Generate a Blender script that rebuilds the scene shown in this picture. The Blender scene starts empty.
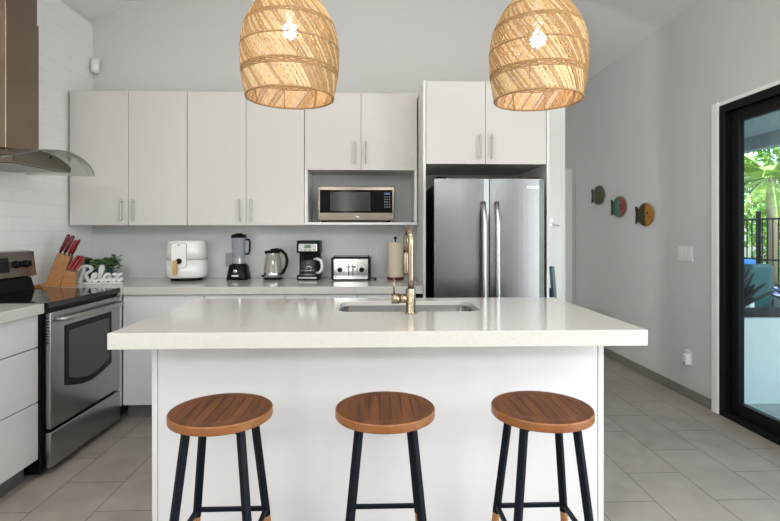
import bpy, bmesh, math, random
from mathutils import Vector, Matrix
random.seed(7)
S = bpy.context.scene
COL = S.collection
R = math.radians
PI = math.pi

# ------------------------------------------------------------------ camera, world, lights, exposure
F = 503.0
cam = bpy.data.cameras.new('camera')
cam.sensor_fit = 'HORIZONTAL'; cam.sensor_width = 36.0
cam.lens = F / 780.0 * 36.0
cam.shift_y = (234.0 - 260.5) / 780.0
cam.clip_start = 0.05
co = bpy.data.objects.new('camera', cam); COL.objects.link(co)
co.location = (0, 0, 1.277)
co.rotation_euler = (R(90), 0, -math.atan(17 / 503.0))
S.camera = co

S.view_settings.view_transform = 'Standard'
S.view_settings.look = 'None'
S.view_settings.gamma = 1
S.view_settings.use_curve_mapping = False
S.view_settings.exposure = -0.04
S.cycles.use_denoising = True
S.cycles.max_bounces = 10
S.cycles.diffuse_bounces = 5
S.cycles.glossy_bounces = 4
S.cycles.transmission_bounces = 8
S.cycles.transparent_max_bounces = 24
S.cycles.sample_clamp_indirect = 8
S.cycles.caustics_reflective = False
S.cycles.caustics_refractive = False

W = bpy.data.worlds.new('world'); S.world = W; W.use_nodes = True
nt = W.node_tree; bg = nt.nodes['Background']
sky = nt.nodes.new('ShaderNodeTexSky'); sky.sky_type = 'NISHITA'
sky.sun_elevation = R(48); sky.sun_rotation = R(200); sky.sun_disc = False
sky.air_density = 1.2; sky.dust_density = 2.0
nt.links.new(sky.outputs[0], bg.inputs[0]); bg.inputs[1].default_value = 0.8

def sun(name, rot, e, ang=1.0, col=(1, .95, .86)):
    l = bpy.data.lights.new(name, 'SUN'); l.energy = e; l.angle = R(ang); l.color = col
    o = bpy.data.objects.new(name, l); COL.objects.link(o); o.rotation_euler = rot; return o
sun('sun', (R(42), 0, R(35)), 7)

def area(name, loc, rot, sx, sy, e, col=(1, 1, 1)):
    l = bpy.data.lights.new(name, 'AREA'); l.shape = 'RECTANGLE'; l.size = sx; l.size_y = sy; l.energy = e; l.color = col
    o = bpy.data.objects.new(name, l); COL.objects.link(o); o.location = loc; o.rotation_euler = rot; return o
# fill lights added high on the unseen rear wall, set out as clerestory windows
for wx in (-1.3, 0.1, 1.5):
    area('clerestory_daylight', (wx, -3.1, 2.80), (R(84), 0, 0), 1.2, 0.5, 22, (1.0, 0.985, 0.96))
# two narrow lights added there for the streaks reflected in fridge and microwave
for wx in (-.61, 1.78):
    area('narrow_window_daylight', (wx, -3.2, 1.45), (R(90), 0, 0), .16, 2.0, 5, (0.97, 0.985, 1.0))
# daylight arriving through the part of the sliding door nearer than the picture
area('sliding_door_daylight', (2.42, 0.6, 1.2), (0, R(90), 0), 2.0, 1.7, 68, (0.93, 0.97, 1.0))
# two unseen lights added on the left wall to brighten right wall and passage
area('left_window_daylight', (-2.25, -0.9, 1.6), (0, -R(90), 0), 1.3, 1.6, 38, (1.0, 0.985, 0.96))
area('back_room_daylight', (-2.25, 5.1, 1.6), (0, -R(90), 0), 1.4, 1.1, 34, (1.0, 0.985, 0.965))
# square area lights added below the ceiling as ambient fill, no fixtures
for lx, ly, lz, le in ((-1.3, 0.5, 3.3, 26), (1.4, 0.5, 3.3, 26), (-1.2, -1.4, 3.3, 22), (1.3, -1.4, 3.3, 22)):
    area('ceiling_light', (lx, ly, lz), (0, 0, 0), 0.5, 0.5, le, (1.0, 0.95, 0.89))

# ------------------------------------------------------------------ materials
def mat(name, col, rough=0.5, metal=0.0, spec=0.5, bump=0.0, bscale=50, var=0.0, vscale=6, coat=0.0, trans=0.0, ior=1.45, emit=None, es=0, alpha=1, aniso=None, sss=0):
    m = bpy.data.materials.new(name); m.use_nodes = True
    n = m.node_tree.nodes; L = m.node_tree.links; b = n['Principled BSDF']
    c = tuple(col) + (1,)
    b.inputs['Base Color'].default_value = c
    b.inputs['Roughness'].default_value = rough
    b.inputs['Metallic'].default_value = metal
    b.inputs['Specular IOR Level'].default_value = spec
    b.inputs['Coat Weight'].default_value = coat
    b.inputs['Coat Roughness'].default_value = 0.06
    b.inputs['Transmission Weight'].default_value = trans
    b.inputs['IOR'].default_value = ior
    b.inputs['Alpha'].default_value = alpha
    if emit: b.inputs['Emission Color'].default_value = tuple(emit) + (1,); b.inputs['Emission Strength'].default_value = es
    tc = n.new('ShaderNodeTexCoord')
    nz = n.new('ShaderNodeTexNoise'); nz.inputs['Scale'].default_value = vscale; nz.inputs['Detail'].default_value = 4
    mp = n.new('ShaderNodeMapping'); L.new(tc.outputs['Object'], mp.inputs[0])
    if aniso: mp.inputs['Scale'].default_value = aniso
    L.new(mp.outputs[0], nz.inputs[0])
    if var > 0:
        cr = n.new('ShaderNodeValToRGB')
        cr.color_ramp.elements[0].position = 0.3; cr.color_ramp.elements[1].position = 0.7
        cr.color_ramp.elements[0].color = tuple(x * (1 - var) for x in col) + (1,)
        cr.color_ramp.elements[1].color = tuple(min(1, x * (1 + var)) for x in col) + (1,)
        L.new(nz.outputs[0], cr.inputs[0]); L.new(cr.outputs[0], b.inputs['Base Color'])
    if bump > 0:
        n2 = n.new('ShaderNodeTexNoise'); n2.inputs['Scale'].default_value = bscale; n2.inputs['Detail'].default_value = 3
        L.new(mp.outputs[0], n2.inputs[0])
        bp = n.new('ShaderNodeBump'); bp.inputs['Strength'].default_value = bump; bp.inputs['Distance'].default_value = 0.003
        L.new(n2.outputs[0], bp.inputs['Height']); L.new(bp.outputs[0], b.inputs['Normal'])
    return m

def wood(name, c1, c2, scale=(30, 2.0, 30), rough=0.35, coat=0.2):
    m = mat(name, c1, rough, coat=coat); n = m.node_tree.nodes; L = m.node_tree.links; b = n['Principled BSDF']
    tc = n.new('ShaderNodeTexCoord'); mp = n.new('ShaderNodeMapping'); mp.inputs['Scale'].default_value = scale
    nz = n.new('ShaderNodeTexNoise'); nz.inputs['Scale'].default_value = 2.2; nz.inputs['Detail'].default_value = 6; nz.inputs['Distortion'].default_value = 0.6
    cr = n.new('ShaderNodeValToRGB'); cr.color_ramp.elements[0].position = 0.35; cr.color_ramp.elements[1].position = 0.68
    cr.color_ramp.elements[0].color = tuple(c2) + (1,); cr.color_ramp.elements[1].color = tuple(c1) + (1,)
    L.new(tc.outputs['Object'], mp.inputs[0]); L.new(mp.outputs[0], nz.inputs[0]); L.new(nz.outputs[0], cr.inputs[0]); L.new(cr.outputs[0], b.inputs['Base Color'])
    return m

def thin_glass(name, tint=(1, 1, 1), refl=0.12, rough=0.0, body=None, bodyw=0.0):
    m = bpy.data.materials.new(name); m.use_nodes = True
    n = m.node_tree.nodes; L = m.node_tree.links; n.clear()
    o = n.new('ShaderNodeOutputMaterial'); mx = n.new('ShaderNodeMixShader')
    t = n.new('ShaderNodeBsdfTransparent'); t.inputs[0].default_value = tuple(tint) + (1,)
    g = n.new('ShaderNodeBsdfGlossy'); g.inputs['Roughness'].default_value = rough
    fr = n.new('ShaderNodeLayerWeight'); fr.inputs[0].default_value = 0.5     # facing term, the same on both faces of the pane
    pw = n.new('ShaderNodeMath'); pw.operation = 'POWER'; pw.inputs[1].default_value = 5
    L.new(fr.outputs['Facing'], pw.inputs[0])
    mm = n.new('ShaderNodeMath'); mm.operation = 'MULTIPLY_ADD'; mm.inputs[1].default_value = 1 - refl * .5; mm.inputs[2].default_value = refl * .5; mm.use_clamp = True
    L.new(pw.outputs[0], mm.inputs[0]); L.new(mm.outputs[0], mx.inputs[0])
    src = t.outputs[0]
    if body:
        d = n.new('ShaderNodeBsdfDiffuse'); d.inputs[0].default_value = tuple(body) + (1,)
        m2 = n.new('ShaderNodeMixShader'); m2.inputs[0].default_value = bodyw
        L.new(t.outputs[0], m2.inputs[1]); L.new(d.outputs[0], m2.inputs[2]); src = m2.outputs[0]
    L.new(src, mx.inputs[1]); L.new(g.outputs[0], mx.inputs[2]); L.new(mx.outputs[0], o.inputs[0])
    return m

def quartz():
    m = mat('white_quartz', (.76, .74, .70), 0.12, spec=0.5); n = m.node_tree.nodes; L = m.node_tree.links; b = n['Principled BSDF']
    tc = n.new('ShaderNodeTexCoord')
    v = n.new('ShaderNodeTexVoronoi'); v.inputs['Scale'].default_value = 115
    L.new(tc.outputs['Object'], v.inputs[0])
    cr = n.new('ShaderNodeValToRGB'); e = cr.color_ramp.elements
    e[0].position = 0.0; e[0].color = (1, 1, 1, 1); e[1].position = 0.32; e[1].color = (0, 0, 0, 1)
    L.new(v.outputs['Distance'], cr.inputs[0])
    n2 = n.new('ShaderNodeTexNoise'); n2.inputs['Scale'].default_value = 38; n2.inputs['Detail'].default_value = 2
    L.new(tc.outputs['Object'], n2.inputs[0])
    c2 = n.new('ShaderNodeValToRGB'); c2.color_ramp.elements[0].position = 0.46; c2.color_ramp.elements[1].position = 0.60
    L.new(n2.outputs[0], c2.inputs[0])
    mu = n.new('ShaderNodeMath'); mu.operation = 'MULTIPLY'; L.new(cr.outputs[0], mu.inputs[0]); L.new(c2.outputs[0], mu.inputs[1])
    m3 = n.new('ShaderNodeMath'); m3.operation = 'MULTIPLY'; m3.inputs[1].default_value = 0.75; L.new(mu.outputs[0], m3.inputs[0])
    n3 = n.new('ShaderNodeTexNoise'); n3.inputs['Scale'].default_value = 220; n3.inputs['Detail'].default_value = 2
    L.new(tc.outputs['Object'], n3.inputs[0])
    c3 = n.new('ShaderNodeValToRGB'); c3.color_ramp.elements[0].color = (.50, .485, .45, 1); c3.color_ramp.elements[1].color = (.60, .585, .555, 1)
    L.new(n3.outputs[0], c3.inputs[0])
    mx = n.new('ShaderNodeMixRGB'); mx.inputs[2].default_value = (.27, .245, .20, 1)
    L.new(m3.outputs[0], mx.inputs[0]); L.new(c3.outputs[0], mx.inputs[1]); L.new(mx.outputs[0], b.inputs['Base Color'])
    return m

def brick(name, c1, c2, grout, w, h, mortar, rough, umap, shift, var=0.0, bumpd=0.25, off=0.5, rvar=0):
    """umap: which object axes become the brick's u and v"""
    m = mat(name, c1, rough); n = m.node_tree.nodes; L = m.node_tree.links; b = n['Principled BSDF']
    tc = n.new('ShaderNodeTexCoord'); sp = n.new('ShaderNodeSeparateXYZ'); cb = n.new('ShaderNodeCombineXYZ')
    L.new(tc.outputs['Object'], sp.inputs[0])
    for k in (0, 1):
        a = n.new('ShaderNodeMath'); a.operation = 'ADD'; a.inputs[1].default_value = shift[k]
        L.new(sp.outputs[umap[k]], a.inputs[0]); L.new(a.outputs[0], cb.inputs[k])
    br = n.new('ShaderNodeTexBrick'); br.inputs['Scale'].default_value = 1
    br.inputs['Brick Width'].default_value = w; br.inputs['Row Height'].default_value = h
    br.inputs['Mortar Size'].default_value = mortar; br.inputs['Mortar Smooth'].default_value = 0.3
    br.offset = off; br.offset_frequency = 2
    br.inputs['Color1'].default_value = tuple(c1) + (1,); br.inputs['Color2'].default_value = tuple(c2) + (1,); br.inputs['Mortar'].default_value = tuple(grout) + (1,)
    L.new(cb.outputs[0], br.inputs[0])
    out = br.outputs['Color']
    if var > 0:
        nz = n.new('ShaderNodeTexNoise'); nz.inputs['Scale'].default_value = 3.5; nz.inputs['Detail'].default_value = 5; nz.inputs['Distortion'].default_value = 0.8
        L.new(tc.outputs['Object'], nz.inputs[0])
        c = n.new('ShaderNodeValToRGB'); c.color_ramp.elements[0].position = .3; c.color_ramp.elements[1].position = .72
        c.color_ramp.elements[0].color = (1 - var,) * 3 + (1,); c.color_ramp.elements[1].color = (1 + var,) * 3 + (1,)
        L.new(nz.outputs[0], c.inputs[0])
        mx = n.new('ShaderNodeMixRGB'); mx.blend_type = 'MULTIPLY'; mx.inputs[0].default_value = 1
        L.new(out, mx.inputs[1]); L.new(c.outputs[0], mx.inputs[2]); out = mx.outputs[0]
    L.new(out, b.inputs['Base Color'])
    bp = n.new('ShaderNodeBump'); bp.invert = True; bp.inputs['Strength'].default_value = bumpd; bp.inputs['Distance'].default_value = 0.002
    L.new(br.outputs['Fac'], bp.inputs['Height']); L.new(bp.outputs[0], b.inputs['Normal'])
    return m

M = {}
M['wall'] = mat('wall_paint', (.62, .62, .615), 0.9, spec=0.15, bump=0.12, bscale=180, var=0.015, vscale=2)
M['ceil'] = mat('ceiling_paint', (.82, .82, .82), 0.9, spec=0.15, bump=0.1, bscale=160)
M['floor'] = brick('floor_tile', (.300, .268, .234), (.332, .299, .264), (.11, .10, .09), .56, .292, .0028, .5, (1, 0), (-2.64 + .28 + 5.6, -1.349 + .292 * 20), var=0.14, bumpd=0.35)
M['ltile'] = brick('left_wall_tile', (.86, .865, .865), (.875, .88, .88), (.76, .765, .765), .60, .0945, .0016, .16, (1, 2), (6, -.918 + .0945 * 20), bumpd=0.3)
M['btile'] = brick('back_wall_tile', (.66, .67, .68), (.68, .69, .70), (.60, .605, .61), .60, .200, .0014, .2, (0, 2), (6.17, -.918 + 4.0), bumpd=0.3, off=0.0)
M['white'] = mat('white_trim', (.88, .88, .87), 0.4, bump=0.02)
M['cab'] = mat('warm_white_laminate', (.635, .608, .59), 0.42, var=0.01, vscale=1.2)
M['cabedge'] = mat('white_laminate_edge', (.76, .75, .735), 0.35, var=0.01)
M['gloss'] = mat('gloss_white_laminate', (.70, .70, .71), 0.14, var=0.01, vscale=1, coat=0.4)
M['cabin'] = mat('cabinet_side_panel', (.62, .60, .57), 0.5, var=0.01)
M['kick'] = mat('grey_toe_kick', (.20, .20, .20), 0.35, metal=0.5, bump=0.02)
M['quartz'] = quartz()
M['base'] = mat('baseboard_tile', (.205, .19, .17), 0.45, var=0.08, vscale=8)
M['steel'] = mat('brushed_steel', (.50, .50, .505), 0.28, metal=1.0, bump=0.04, bscale=60, aniso=(.4, .4, 14), var=0.04, vscale=30)
M['steelh'] = mat('brushed_steel_dark', (.30, .30, .305), 0.32, metal=1.0, bump=0.03, bscale=60, aniso=(8, .6, 8), var=0.04, vscale=30)
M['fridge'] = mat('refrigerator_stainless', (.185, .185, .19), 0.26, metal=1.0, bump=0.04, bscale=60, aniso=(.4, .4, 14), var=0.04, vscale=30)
M['rangesteel'] = mat('range_stainless', (.36, .36, .36), 0.27, metal=1.0, bump=0.04, bscale=60, aniso=(.4, .4, 14), var=0.04, vscale=30)
M['sinksteel'] = mat('sink_steel', (.24, .24, .245), 0.2, metal=1.0, bump=0.02)
M['warmsteel'] = mat('warm_stainless', (.34, .30, .26), 0.26, metal=1.0, bump=0.03, bscale=40, aniso=(.4, .4, 10), var=0.04)
M['bronzesteel'] = mat('hood_stainless', (.225, .170, .122), 0.24, metal=1.0, bump=0.05, bscale=6, aniso=(1, 1, 2.5), var=0.05, vscale=3)
M['mwsteel'] = mat('microwave_stainless', (.31, .265, .22), 0.3, metal=1.0, bump=0.02, bscale=60, aniso=(.4, .4, 14))
M['chrome'] = mat('chrome', (.72, .72, .73), 0.12, metal=1.0, bump=0.01)
M['nickel'] = mat('satin_nickel', (.42, .41, .395), 0.4, metal=1.0)
M['brass'] = mat('brushed_champagne_brass', (.34, .285, .205), 0.25, metal=1.0, bump=0.02, aniso=(1, 1, 12))
M['black'] = mat('black_plastic', (.004, .004, .0045), 0.42, spec=.18, bump=0.02)
M['blackg'] = mat('black_ceramic_glass', (.002, .002, .0025), 0.03, bump=0.0)
M['darkgl'] = mat('dark_oven_glass', (.003, .003, .0035), 0.08, spec=.15)
M['ovengl'] = mat('smoked_oven_window', (.045, .048, .05), 0.08, spec=.5)
M['mwwin'] = mat('microwave_window', (.016, .017, .018), 0.12, spec=.5)
M['frame'] = mat('black_aluminium', (.005, .005, .006), 0.4, spec=0.2, bump=0.02)
M['seatw'] = wood('chestnut_wood', (.145, .050, .015), (.070, .022, .007), (22, 1.6, 22), 0.45, 0.0)
M['seatw'].node_tree.nodes['Principled BSDF'].inputs['Specular IOR Level'].default_value = 0.25
M['seate'] = wood('honey_wood_edge', (.27, .105, .030), (.19, .068, .019), (12, 12, 40), 0.38, 0.08)
M['legw'] = wood('oak_leg', (.42, .20, .08), (.30, .13, .05), (30, 30, 2), 0.4, 0.1)
M['leg'] = mat('navy_black_metal', (.004, .0065, .011), 0.45, spec=.16, bump=0.02)
M['rattan'] = mat('natural_rattan', (.55, .36, .175), 0.55, var=0.15, vscale=60, bump=0.2, bscale=160)
M['rattanl'] = mat('pale_rattan', (.61, .435, .235), 0.55, var=0.12, vscale=60, bump=0.2, bscale=160)
M['rattanm'] = mat('brown_rattan', (.38, .23, .10), 0.55, var=0.15, vscale=60, bump=0.2, bscale=160)
M['rattand'] = mat('rattan_hoop', (.36, .21, .085), 0.55, var=0.2, vscale=60, bump=0.2, bscale=160)
M['bulb'] = mat('lit_bulb', (1, .9, .75), 0.4, emit=(1.0, .93, .82), es=60)
M['knifew'] = wood('knife_block_wood', (.42, .185, .05), (.32, .125, .03), (8, 8, 30), 0.35, 0.2)
M['redh'] = mat('dark_red_handle', (.13, .004, .008), 0.3, coat=0.3)
M['redh2'] = mat('bright_red_handle', (.27, .006, .012), 0.3, coat=0.3)
M['appw'] = mat('white_appliance', (.80, .80, .79), 0.22, coat=0.3)
M['seam'] = mat('dark_seam', (.10, .10, .10), 0.6)
M['gold'] = wood('gold_wood_handle', (.56, .37, .12), (.46, .28, .08), (20, 20, 3), 0.35, 0.2)
M['paper'] = mat('cream_paper', (.68, .60, .47), 0.9, bump=0.3, bscale=90)
M['redwood'] = mat('dark_red_base', (.11, .012, .010), 0.4)
M['teal'] = mat('teal_glaze', (.012, .075, .075), 0.2, var=0.2, coat=0.4)
M['leaf'] = mat('variegated_leaf', (.13, .22, .075), 0.45, var=0.6, vscale=35)
M['leafl'] = mat('pale_leaf', (.36, .42, .25), 0.45, var=0.3, vscale=35)
M['soil'] = mat('soil', (.03, .02, .015), 0.9, bump=0.5)
M['plate'] = mat('white_switch_plastic', (.78, .78, .78), 0.35)
M['greypl'] = mat('grey_plastic', (.33, .34, .37), 0.4)
M['clear'] = thin_glass('clear_glass', (.93, .94, .95), 0.10)
M['jar'] = thin_glass('blender_jar_glass', (.80, .83, .90), 0.16, 0.05, (.45, .46, .52), 0.35)
M['kettle'] = thin_glass('kettle_glass', (.82, .80, .76), 0.14, 0.03, (.50, .48, .44), 0.30)
M['carafe'] = thin_glass('carafe_glass', (.60, .62, .62), 0.14, 0.02, (.2, .2, .2), 0.2)
M['hoodbody'] = mat('hood_body_steel', (.17, .155, .12), 0.3, metal=1.0, bump=0.02)
M['hoodgl'] = thin_glass('hood_glass', (.90, .90, .86), 0.08, 0.02, (.42, .41, .37), 0.08)
M['pane'] = thin_glass('teal_door_glass', (.84, .93, .93), 0.07)
M['lcd'] = mat('green_lcd', (.14, .19, .12), 0.2, emit=(.3, .45, .3), es=0.08)
M['digit'] = mat('blue_digits', (.02, .05, .12), 0.3, emit=(.10, .35, .8), es=0.25)
M['board'] = mat('slate_blue_board', (.13, .18, .20), 0.5, var=0.15)

# ------------------------------------------------------------------ mesh helpers
class MB:
    def __init__(s): s.bm = bmesh.new(); s.mats = []; s.cur = 0
    def m(s, name):
        mm = M[name]
        if mm not in s.mats: s.mats.append(mm)
        s.cur = s.mats.index(mm); return s
    def _merge(s, b, Mx=None, smooth=False):
        if Mx is not None: b.transform(Mx)
        for f in b.faces:
            f.material_index = s.cur
            if smooth: f.smooth = True
        me = bpy.data.meshes.new('t'); b.to_mesh(me); b.free()
        s.bm.from_mesh(me); bpy.data.meshes.remove(me)
    def box(s, x0, x1, y0, y1, z0, z1, bev=0.0, seg=2, Mx=None):
        b = bmesh.new(); bmesh.ops.create_cube(b, size=1)
        for v in b.verts:
            v.co = Vector(((x0 + x1) / 2 + v.co.x * (x1 - x0), (y0 + y1) / 2 + v.co.y * (y1 - y0), (z0 + z1) / 2 + v.co.z * (z1 - z0)))
        if bev > 0: bmesh.ops.bevel(b, geom=b.edges[:], offset=bev, segments=seg, affect='EDGES', profile=0.5)
        s._merge(b, Mx, bev > 0 and seg > 2); return s
    def prism(s, pts, h0, h1, axis='z', bev=0.0, smooth=False, Mx=None):
        """polygon pts (a,b) extruded along axis from h0 to h1"""
        b = bmesh.new()
        def P(p, h):
            if axis == 'z': return (p[0], p[1], h)
            if axis == 'y': return (p[0], h, p[1])
            return (h, p[0], p[1])
        lo = [b.verts.new(P(p, h0)) for p in pts]; hi = [b.verts.new(P(p, h1)) for p in pts]
        b.faces.new(lo[::-1]); b.faces.new(hi)
        n = len(pts)
        for i in range(n):
            f = b.faces.new((lo[i], lo[(i + 1) % n], hi[(i + 1) % n], hi[i])); f.smooth = smooth
        bmesh.ops.recalc_face_normals(b, faces=b.faces[:])
        if bev > 0:
            es = [e for e in b.edges if len(e.link_faces) == 2 and any(len(f.verts) == n for f in e.link_faces)]
            bmesh.ops.bevel(b, geom=es, offset=bev, segments=2, affect='EDGES')
        for f in b.faces: f.material_index = s.cur
        if Mx is not None: b.transform(Mx)
        me = bpy.data.meshes.new('t'); b.to_mesh(me); b.free(); s.bm.from_mesh(me); bpy.data.meshes.remove(me); return s
    def lathe(s, prof, seg=32, Mx=None, cap=True, smooth=True):
        """prof: (r, z)"""
        b = bmesh.new(); rings = []
        for r, z in prof:
            rings.append([b.verts.new((r * math.cos(2 * PI * i / seg), r * math.sin(2 * PI * i / seg), z)) for i in range(seg)])
        for a, c in zip(rings, rings[1:]):
            for i in range(seg):
                b.faces.new((a[i], a[(i + 1) % seg], c[(i + 1) % seg], c[i])).smooth = smooth
        if cap:
            b.faces.new(rings[0][::-1]); b.faces.new(rings[-1])
        bmesh.ops.recalc_face_normals(b, faces=b.faces[:])
        for f in b.faces: f.material_index = s.cur
        if Mx is not None: b.transform(Mx)
        me = bpy.data.meshes.new('t'); b.to_mesh(me); b.free(); s.bm.from_mesh(me); bpy.data.meshes.remove(me); return s
    def tube(s, pts, r, seg=10, closed=False, flat=None, cap=True):
        """tube along pts; r float or list; flat=(w,t) gives an oval section"""
        pts = [Vector(p) for p in pts]; n = len(pts)
        rs = r if isinstance(r, (list, tuple)) else [r] * n
        b = bmesh.new(); rings = []
        up = Vector((0, 0, 1)); prev = None
        for i, p in enumerate(pts):
            if closed: t = pts[(i + 1) % n] - pts[i - 1]
            else: t = pts[min(i + 1, n - 1)] - pts[max(i - 1, 0)]
            t.normalize()
            if prev is None:
                ref = up if abs(t.z) < 0.9 else Vector((1, 0, 0)); a = t.cross(ref).normalized()
            else:
                a = prev - t * prev.dot(t); a.normalize()
            prev = a; c = t.cross(a)
            rings.append([b.verts.new(p + (a * math.cos(2 * PI * k / seg) + c * math.sin(2 * PI * k / seg)) * rs[i]) for k in range(seg)])
        m = n if closed else n - 1
        for i in range(m):
            A = rings[i]; B = rings[(i + 1) % n]
            for k in range(seg): b.faces.new((A[k], A[(k + 1) % seg], B[(k + 1) % seg], B[k])).smooth = seg > 4
        if cap and not closed: b.faces.new(rings[0][::-1]); b.faces.new(rings[-1])
        bmesh.ops.recalc_face_normals(b, faces=b.faces[:])
        s._merge(b); return s
    def sphere(s, c, r, sc=(1, 1, 1), seg=20):
        b = bmesh.new(); bmesh.ops.create_uvsphere(b, u_segments=seg, v_segments=seg // 2, radius=r)
        s._merge(b, Matrix.Translation(c) @ Matrix.Diagonal((sc[0], sc[1], sc[2], 1)), True); return s
    def bar(s, p0, p1, w, d=None, bev=0.0):
        """square bar between two points"""
        p0 = Vector(p0); p1 = Vector(p1); d = d or w; L = (p1 - p0).length
        q = (p1 - p0).to_track_quat('Z', 'Y')
        return s.box(-w / 2, w / 2, -d / 2, d / 2, 0, L, bev, 2, Matrix.Translation(p0) @ q.to_matrix().to_4x4())
    def build(s, name, parent=None, tr=None):
        me = bpy.data.meshes.new(name)
        if tr is not None: s.bm.transform(tr)
        s.bm.to_mesh(me); s.bm.free()
        for m in s.mats: me.materials.append(m)
        o = bpy.data.objects.new(name, me); COL.objects.link(o)
        if parent is not None:
            o.parent = parent
        return o

T = Matrix.Translation
def rz(a): return Matrix.Rotation(a, 4, 'Z')
def ry(a): return Matrix.Rotation(a, 4, 'Y')
def rx(a): return Matrix.Rotation(a, 4, 'X')

def rrect(x0, x1, y0, y1, r, n=5):
    out = []
    for cx, cy, a0 in ((x1 - r, y1 - r, 0), (x0 + r, y1 - r, 90), (x0 + r, y0 + r, 180), (x1 - r, y0 + r, 270)):
        for k in range(n + 1):
            a = R(a0 + 90 * k / n); out.append((cx + r * math.cos(a), cy + r * math.sin(a)))
    return out

def thing(name, loc, label, cat, group=None, rot=0.0):
    o = bpy.data.objects.new(name, None); COL.objects.link(o); o.location = loc; o.rotation_euler = (0, 0, rot)
    o.empty_display_size = 0.05
    return tag(o, label, cat, group)
def tag(o, label, cat, group=None):
    o['label'] = label; o['category'] = cat
    if group: o['group'] = group
    return o
def struct(o): o['kind'] = 'structure'; return o
def copy_tree(o, parent=None):
    c = o.copy(); COL.objects.link(c); c.parent = parent
    for ch in o.children: copy_tree(ch, c)
    return c

XL, XR, YB, YE, YR = -2.311, 2.46, 4.22, 6.03, -3.25
XP = 1.617
EAVE, SL, XM = 3.045, 0.441, 0.0745
RIDGE = EAVE + SL * (XM - XL)

# ------------------------------------------------------------------ room shell
struct(MB().m('floor').box(XL - .15, XR + .15, YR - .15, YE + .15, -.12, 0).build('floor'))
b = MB().m('ceil')
b.prism([(XL - .15, EAVE - SL * .15), (XM, RIDGE), (XR + .15, EAVE - SL * .15), (XR + .15, EAVE + .1), (XM, RIDGE + .16), (XL - .15, EAVE + .1)], YR - .15, YE + .15, 'y')
struct(b.build('ceiling'))
struct(MB().m('wall').box(XL - .15, XL, YR, YE, 0, EAVE).build('wall_left'))
# kitchen back wall, up to the gable; it ends at the passage on the right
g = lambda x: RIDGE - SL * abs(x - XM)
struct(MB().m('wall').prism([(XL, 0), (XP, 0), (XP, g(XP)), (XM, RIDGE), (XL, EAVE)], YB, YB + .14, 'y').build('wall_back'))
struct(MB().m('wall').prism([(XL, 0), (XR, 0), (XR, EAVE), (XM, RIDGE), (XL, EAVE)], YE, YE + .14, 'y').build('wall_far'))
# right wall with the sliding door opening
DY0, DY1, DZ = 0.95, 3.48, 2.18
b = MB().m('wall')
b.box(XR, XR + .15, DY1, YE, 0, EAVE); b.box(XR, XR + .15, YR, DY0, 0, EAVE); b.box(XR, XR + .15, DY0, DY1, DZ, EAVE)
struct(b.build('wall_right'))
# rear wall of the living room, with openings made for the added lights behind the camera
b = MB().m('wall')
zs = [(-.70, -.52), (1.69, 1.87)]
b.box(XL, XR, YR - .15, YR, 0, .4); b.prism([(XL, 3.06), (XR, 3.06), (XM, RIDGE)], YR - .15, YR, 'y')
for x0, x1 in ((XL, -.70), (-.52, 1.69), (1.87, XR)): b.box(x0, x1, YR - .15, YR, .4, 2.5)
for x0, x1 in ((XL, -1.95), (-.65, -.55), (.75, .85), (2.15, XR)): b.box(x0, x1, YR - .15, YR, 2.5, 3.06)
struct(b.build('wall_rear'))
for k, (x0, x1, z0, z1) in enumerate(((-1.95, -.65, 2.5, 3.06), (-.55, .75, 2.5, 3.06), (.85, 2.15, 2.5, 3.06), (-.70, -.52, .4, 2.5), (1.69, 1.87, .4, 2.5))):  # unseen windows added to go with the rear fill and streak lights
    b = MB().m('frame')
    for a in (x0, x1 - .02): b.box(a, a + .02, YR - .1, YR - .04, z0, z1)
    b.box(x0 + .02, x1 - .02, YR - .1, YR - .04, z0, z0 + .03); b.box(x0 + .02, x1 - .02, YR - .1, YR - .04, z1 - .03, z1)
    w = struct(b.build('window_%d' % (k + 1)))
    MB().m('pane').box(x0 + .02, x1 - .02, YR - .075, YR - .068, z0 + .03, z1 - .03).build('pane', w)
# unseen windows added around the two fill lights on the left wall
for k, (yc, zc, w_, h_) in enumerate(((-.9, 1.6, 1.6, 1.3), (5.1, 1.6, 1.1, 1.4))):
    b = MB().m('frame')
    for sg in (-1, 1):
        b.box(XL, XL + .05, yc + sg * (w_ / 2 + .02) - .02, yc + sg * (w_ / 2 + .02) + .02, zc - h_ / 2 - .04, zc + h_ / 2 + .04)
        b.box(XL, XL + .05, yc - w_ / 2, yc + w_ / 2, zc + sg * (h_ / 2 + .02) - .02, zc + sg * (h_ / 2 + .02) + .02)
    w = struct(b.build('window_%d' % (k + 6)))
    MB().m('pane').box(XL + .02, XL + .028, yc - w_ / 2, yc + w_ / 2, zc - h_ / 2, zc + h_ / 2).build('pane', w)
# tiled splashbacks
struct(MB().m('ltile').box(XL, XL + .006, 1.5, YB, .915, 3.0).build('wall_left_tiling'))
struct(MB().m('btile').box(XL + .006, .35, YB - .006, YB, .915, 1.36).build('wall_back_tiling'))
# white corner board at the end of the kitchen wall
struct(MB().m('white').box(1.25, XP - .022, YB - .02, YB, 0, 2.75).box(XP - .022, XP + .004, YB - .028, YB + .15, 0, 2.75, .003).build('trim_1'))
# baseboard
b = MB().m('base').box(XR - .012, XR, 3.57, YE, 0, .075, .002)
struct(b.build('baseboard_right'))
struct(MB().m('base').box(XP, 1.80, YE - .012, YE, 0, .075, .002).build('baseboard_far'))
# white jamb lining beside and over the sliding door
struct(MB().m('white').box(XR - .02, XR + .03, DY1 + .005, DY1 + .07, 0, DZ + .03, .003).box(XR - .006, XR + .03, DY0, DY1 + .02, DZ + .003, DZ + .03, .002).build('trim_2'))
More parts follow.
